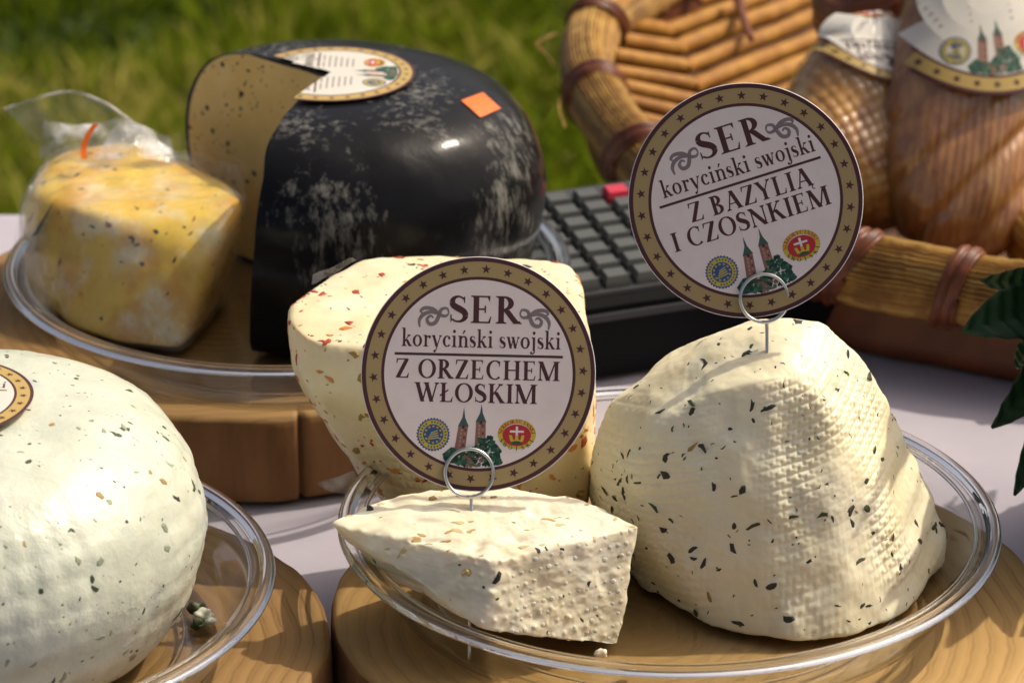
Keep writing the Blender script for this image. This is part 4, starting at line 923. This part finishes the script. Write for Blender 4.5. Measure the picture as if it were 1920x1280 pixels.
# ------------------------------------------------------------------ smoked cheeses in the basket
def smoked(name, base, tip, wid, dep, label, mode, lab=None, seed=0, mat=None, pexp=(1, 1)):
    base, tip = np.array(base), np.array(tip); ax = tip - base; L_ = np.linalg.norm(ax); ax /= L_
    ex = np.cross(ax, [0, 1, .3]); ex /= np.linalg.norm(ex); en = np.cross(ex, ax)          # en: towards the viewer
    if en[1] > 0: en = -en; ex = -ex
    D, F = CS(90); c = (base + tip) / 2
    sg = lambda q, e: np.sign(q) * np.abs(q) ** e
    loc = np.stack([sg(D[:, 0], .85) * wid / 2, sg(D[:, 1], .85) * dep / 2, sg(D[:, 2], .8) * L_ / 2], -1)
    tap = 1 - (.10 if mode == 'ribs' else .28) * np.clip(loc[:, 2] / (L_ / 2), -1, 1) * (1 if pexp[0] else 0); loc[:, 0] *= tap; loc[:, 1] *= tap
    N = D.copy()
    if mode == 'net':
        u = (loc[:, 0] + loc[:, 2]) / .0085; w_ = (loc[:, 0] - loc[:, 2]) / .0085; u = u + .3 * vn(loc, 40, 2)
        d = .0011 * (np.abs(np.sin(u * math.pi)) * np.abs(np.sin(w_ * math.pi))) ** .5 + .003 * fbm(loc, 22, 2, seed)
    else:
        u = loc[:, 0] / .0042 + 1.2 * vn(loc * [1, 1, .4], 35, 5); low = 1 - sstep(-.35, .1, loc[:, 2] / (L_ / 2))
        d = .0006 * np.abs(np.sin(u * math.pi)) ** .6 + .003 * fbm(loc * [1, 1, .5], 24, 2, seed)
        gq = (loc[:, 0] * .75 - loc[:, 2] * .66) / .026 + .2 * vn(loc, 20, 4); d -= .0026 * low * np.exp(-((gq % 1 - .5) / .16) ** 2)
    smooth_loc = loc + N * .0052
    loc = loc + N * d[:, None]
    W = lambda q: c + np.outer(q[:, 0], ex) + np.outer(-q[:, 1], en) + np.outer(q[:, 2], ax)
    V = W(loc); t = thing(name, V.mean(0) * [1, 1, 0] + [0, 0, V[:, 2].min()], label, 'smoked cheese', 'smoked cheeses in the basket')
    obj('cheese_body', V, F, mat, t)
    if mode == 'ribs' or mode == 'net':
        N = vnormals(V, F); W2 = V + N * (.0012 + (.0011 * np.abs(fbm(loc * [1, 1, .22], 110, 2, 8 + seed)) if mode == 'ribs' else .0012 * np.abs(fbm(loc, 75, 2, 8 + seed))))[:, None]; obj('film_wrap', W2, F, m_gfilm, t)
    else: W2 = V
    if lab:
        bq = bvh(W(smooth_loc), F); (lx, lz, lr, rot, sq) = lab
        cr, sr = math.cos(R(rot)), math.sin(R(rot))
        def mapf(u, v, l):
            a_, b_ = (u * cr - v * sq * sr) * lr + lx, (u * sr + v * sq * cr) * lr + lz
            o_ = c + ex * a_ + ax * b_ + en * .2; r = bq.ray_cast(Vector(o_), Vector(-en))
            p = np.array(r[0]) if r[0] is not None else c + ex * a_ + ax * b_
            return p + en * (.0009 + l * .00006)
        def keep(u, v):
            a_, b_ = (u * cr - v * sq * sr) * lr + lx, (u * sr + v * sq * cr) * lr + lz
            return bq.ray_cast(Vector(c + ex * a_ + ax * b_ + en * .2), Vector(-en))[0] is not None and (a_ / (wid * .46)) ** 2 + max(0, abs(b_) / (L_ * .47)) ** 6 < 1 and b_ < lz + .5 * sq * lr
        draw_card(t, mapf, '', '', None, None, keep, gold=True, small=True)
m_gfilm = clear('glossy_film', (.998, .995, .99), 1.75, milk=.0, rough=.09, bump=(70, .7))
m_smA = M('smoked_golden', (.66, .34, .06), .35, (.42, .17, .025), 60, bump=[(120, .3, .001)], coat=.3, coatr=.1, col3=(.72, .45, .14), n3=40)
m_smB = M('smoked_brown', (.55, .25, .07), .38, (.36, .14, .035), 40, bump=[(90, .25, .001)], coat=.2, coatr=.1, col3=(.62, .34, .11), n3=26, stretch=(2.5, 2.5, .6))
m_smC = M('smoked_red_brown', (.27, .10, .035), .4, (.18, .06, .02), 40, bump=[(90, .25, .001)], coat=.3)
yA = P(1570, 460, .02)[1]
smoked('smoked_cheese', PY(1560, 415, yA + .012), PY(1665, 40, yA + .085), .086, .062, 'golden netted smoked cheese leaning beside the brown ribbed one', 'net', (.004, .046, .054, 196, .55), 3, m_smA)
smoked('smoked_cheese', PY(1790, 490, yA - .012), PY(1850, -170, yA + .105), .088, .062, 'brown ribbed smoked cheese with church label in shiny film', 'ribs', (-.004, .040, .060, 14, .95), 5, m_smB)
smoked('smoked_cheese', PY(1530, 40, yA + .15), PY(1760, -10, yA + .13), .06, .06, 'dark smoked cheese lying behind the golden netted one', 'plain', None, 8, m_smC, (0, 0))
smoked('smoked_cheese', PY(1890, 470, yA - .012), PY(2050, 430, yA + .0), .05, .05, 'small golden smoked cheese lying against the straw rim', 'plain', None, 9, m_smA, (0, 0))

# ------------------------------------------------------------------ leafy sprig at the right, plus added off-frame leaves for shade
def sprig():
    root = P(2035, 900, 0); t = thing('leafy_sprig', root, 'dark green leafy sprig beside the basket, with unseen leaves added for shade', 'plant')
    d0 = depth_of(P(1990, 700, .09))
    Q = lambda x, y, dz=0: PD(x, y, d0 + dz)
    stem = spline([root + [0, 0, .0], Q(2010, 820), Q(1985, 700), Q(1975, 600), Q(1990, 480)], 30); v, f = tube(stem, np.linspace(.0026, .0012, 30), 8); obj('stem', v, f, m_stem, t)
    L = [((1978, 505), (1838, 526), 52, .0), ((1975, 585), (1804, 622), 105, -.02), ((1978, 640), (1860, 802), 80, -.03), ((1990, 760), (1902, 928), 60, -.03), ((1985, 560), (1900, 600), 40, .015), ((1990, 520), (2080, 470), 50, .0), ((1985, 680), (2090, 700), 60, -.01), ((2005, 800), (2110, 860), 55, .0), ((1988, 490), (1965, 400), 40, .0), ((1980, 620), (1905, 690), 44, .01)]
    for k in range(220):  # unseen leaves added outside the frame to cast shade on the cloth
        x, y = RNG.uniform(2000, 2420), RNG.uniform(130, 960); a_ = RNG.uniform(-.9, .9) + (0 if x > 2150 or RNG.random() < .5 else math.pi); a_ = a_ if x > 2120 else RNG.uniform(-.7, .7)
        L.append(((x, y), (x + 130 * math.cos(a_), y + 110 * math.sin(a_) + 25), RNG.uniform(80, 130), RNG.uniform(-.16, .10)))
    for k in range(3):  # stems for the added off-frame shade leaves
        st_ = spline([root + [.01 * k, 0, 0], Q(2080 + 90 * k, 740), Q(2130 + 110 * k, 560), Q(2180 + 120 * k, 380)], 20); v, f = tube(st_, np.linspace(.0026, .0012, 20), 8); obj('stem', v, f, m_stem, t)
    for k, (p0, p1, wpx, dz) in enumerate(L):
        n, m = 26, 13; A, B = Q(*p0), Q(*p1, dz); ax = B - A; ln = np.linalg.norm(ax); sd = np.cross(ax / ln, -FW + .35 * UP * (1 if k % 2 else -1)); sd /= np.linalg.norm(sd); nn = np.cross(sd, ax / ln); V = []
        if nn.dot(-FW) < 0: nn = -nn
        for i in range(n):
            u = i / (n - 1); wv = wpx * d0 / FPX * (math.sin(math.pi * u ** .8) ** .8 if 0 < u < 1 else .02) * .5 + .0004
            for j in range(m):
                s = j / (m - 1) * 2 - 1; V.append(A + ax * u + sd * s * wv + nn * (.010 * math.sin(u * 3.1) - .35 * wv * (1 - abs(s)) + .0009 * math.sin(u * 40 + abs(s) * 3)))
        o = obj('leaf', V, grid_faces(n, m), m_leaf, t); so_ = o.modifiers.new('thickness', 'SOLIDIFY'); so_.thickness = .0005
sprig()
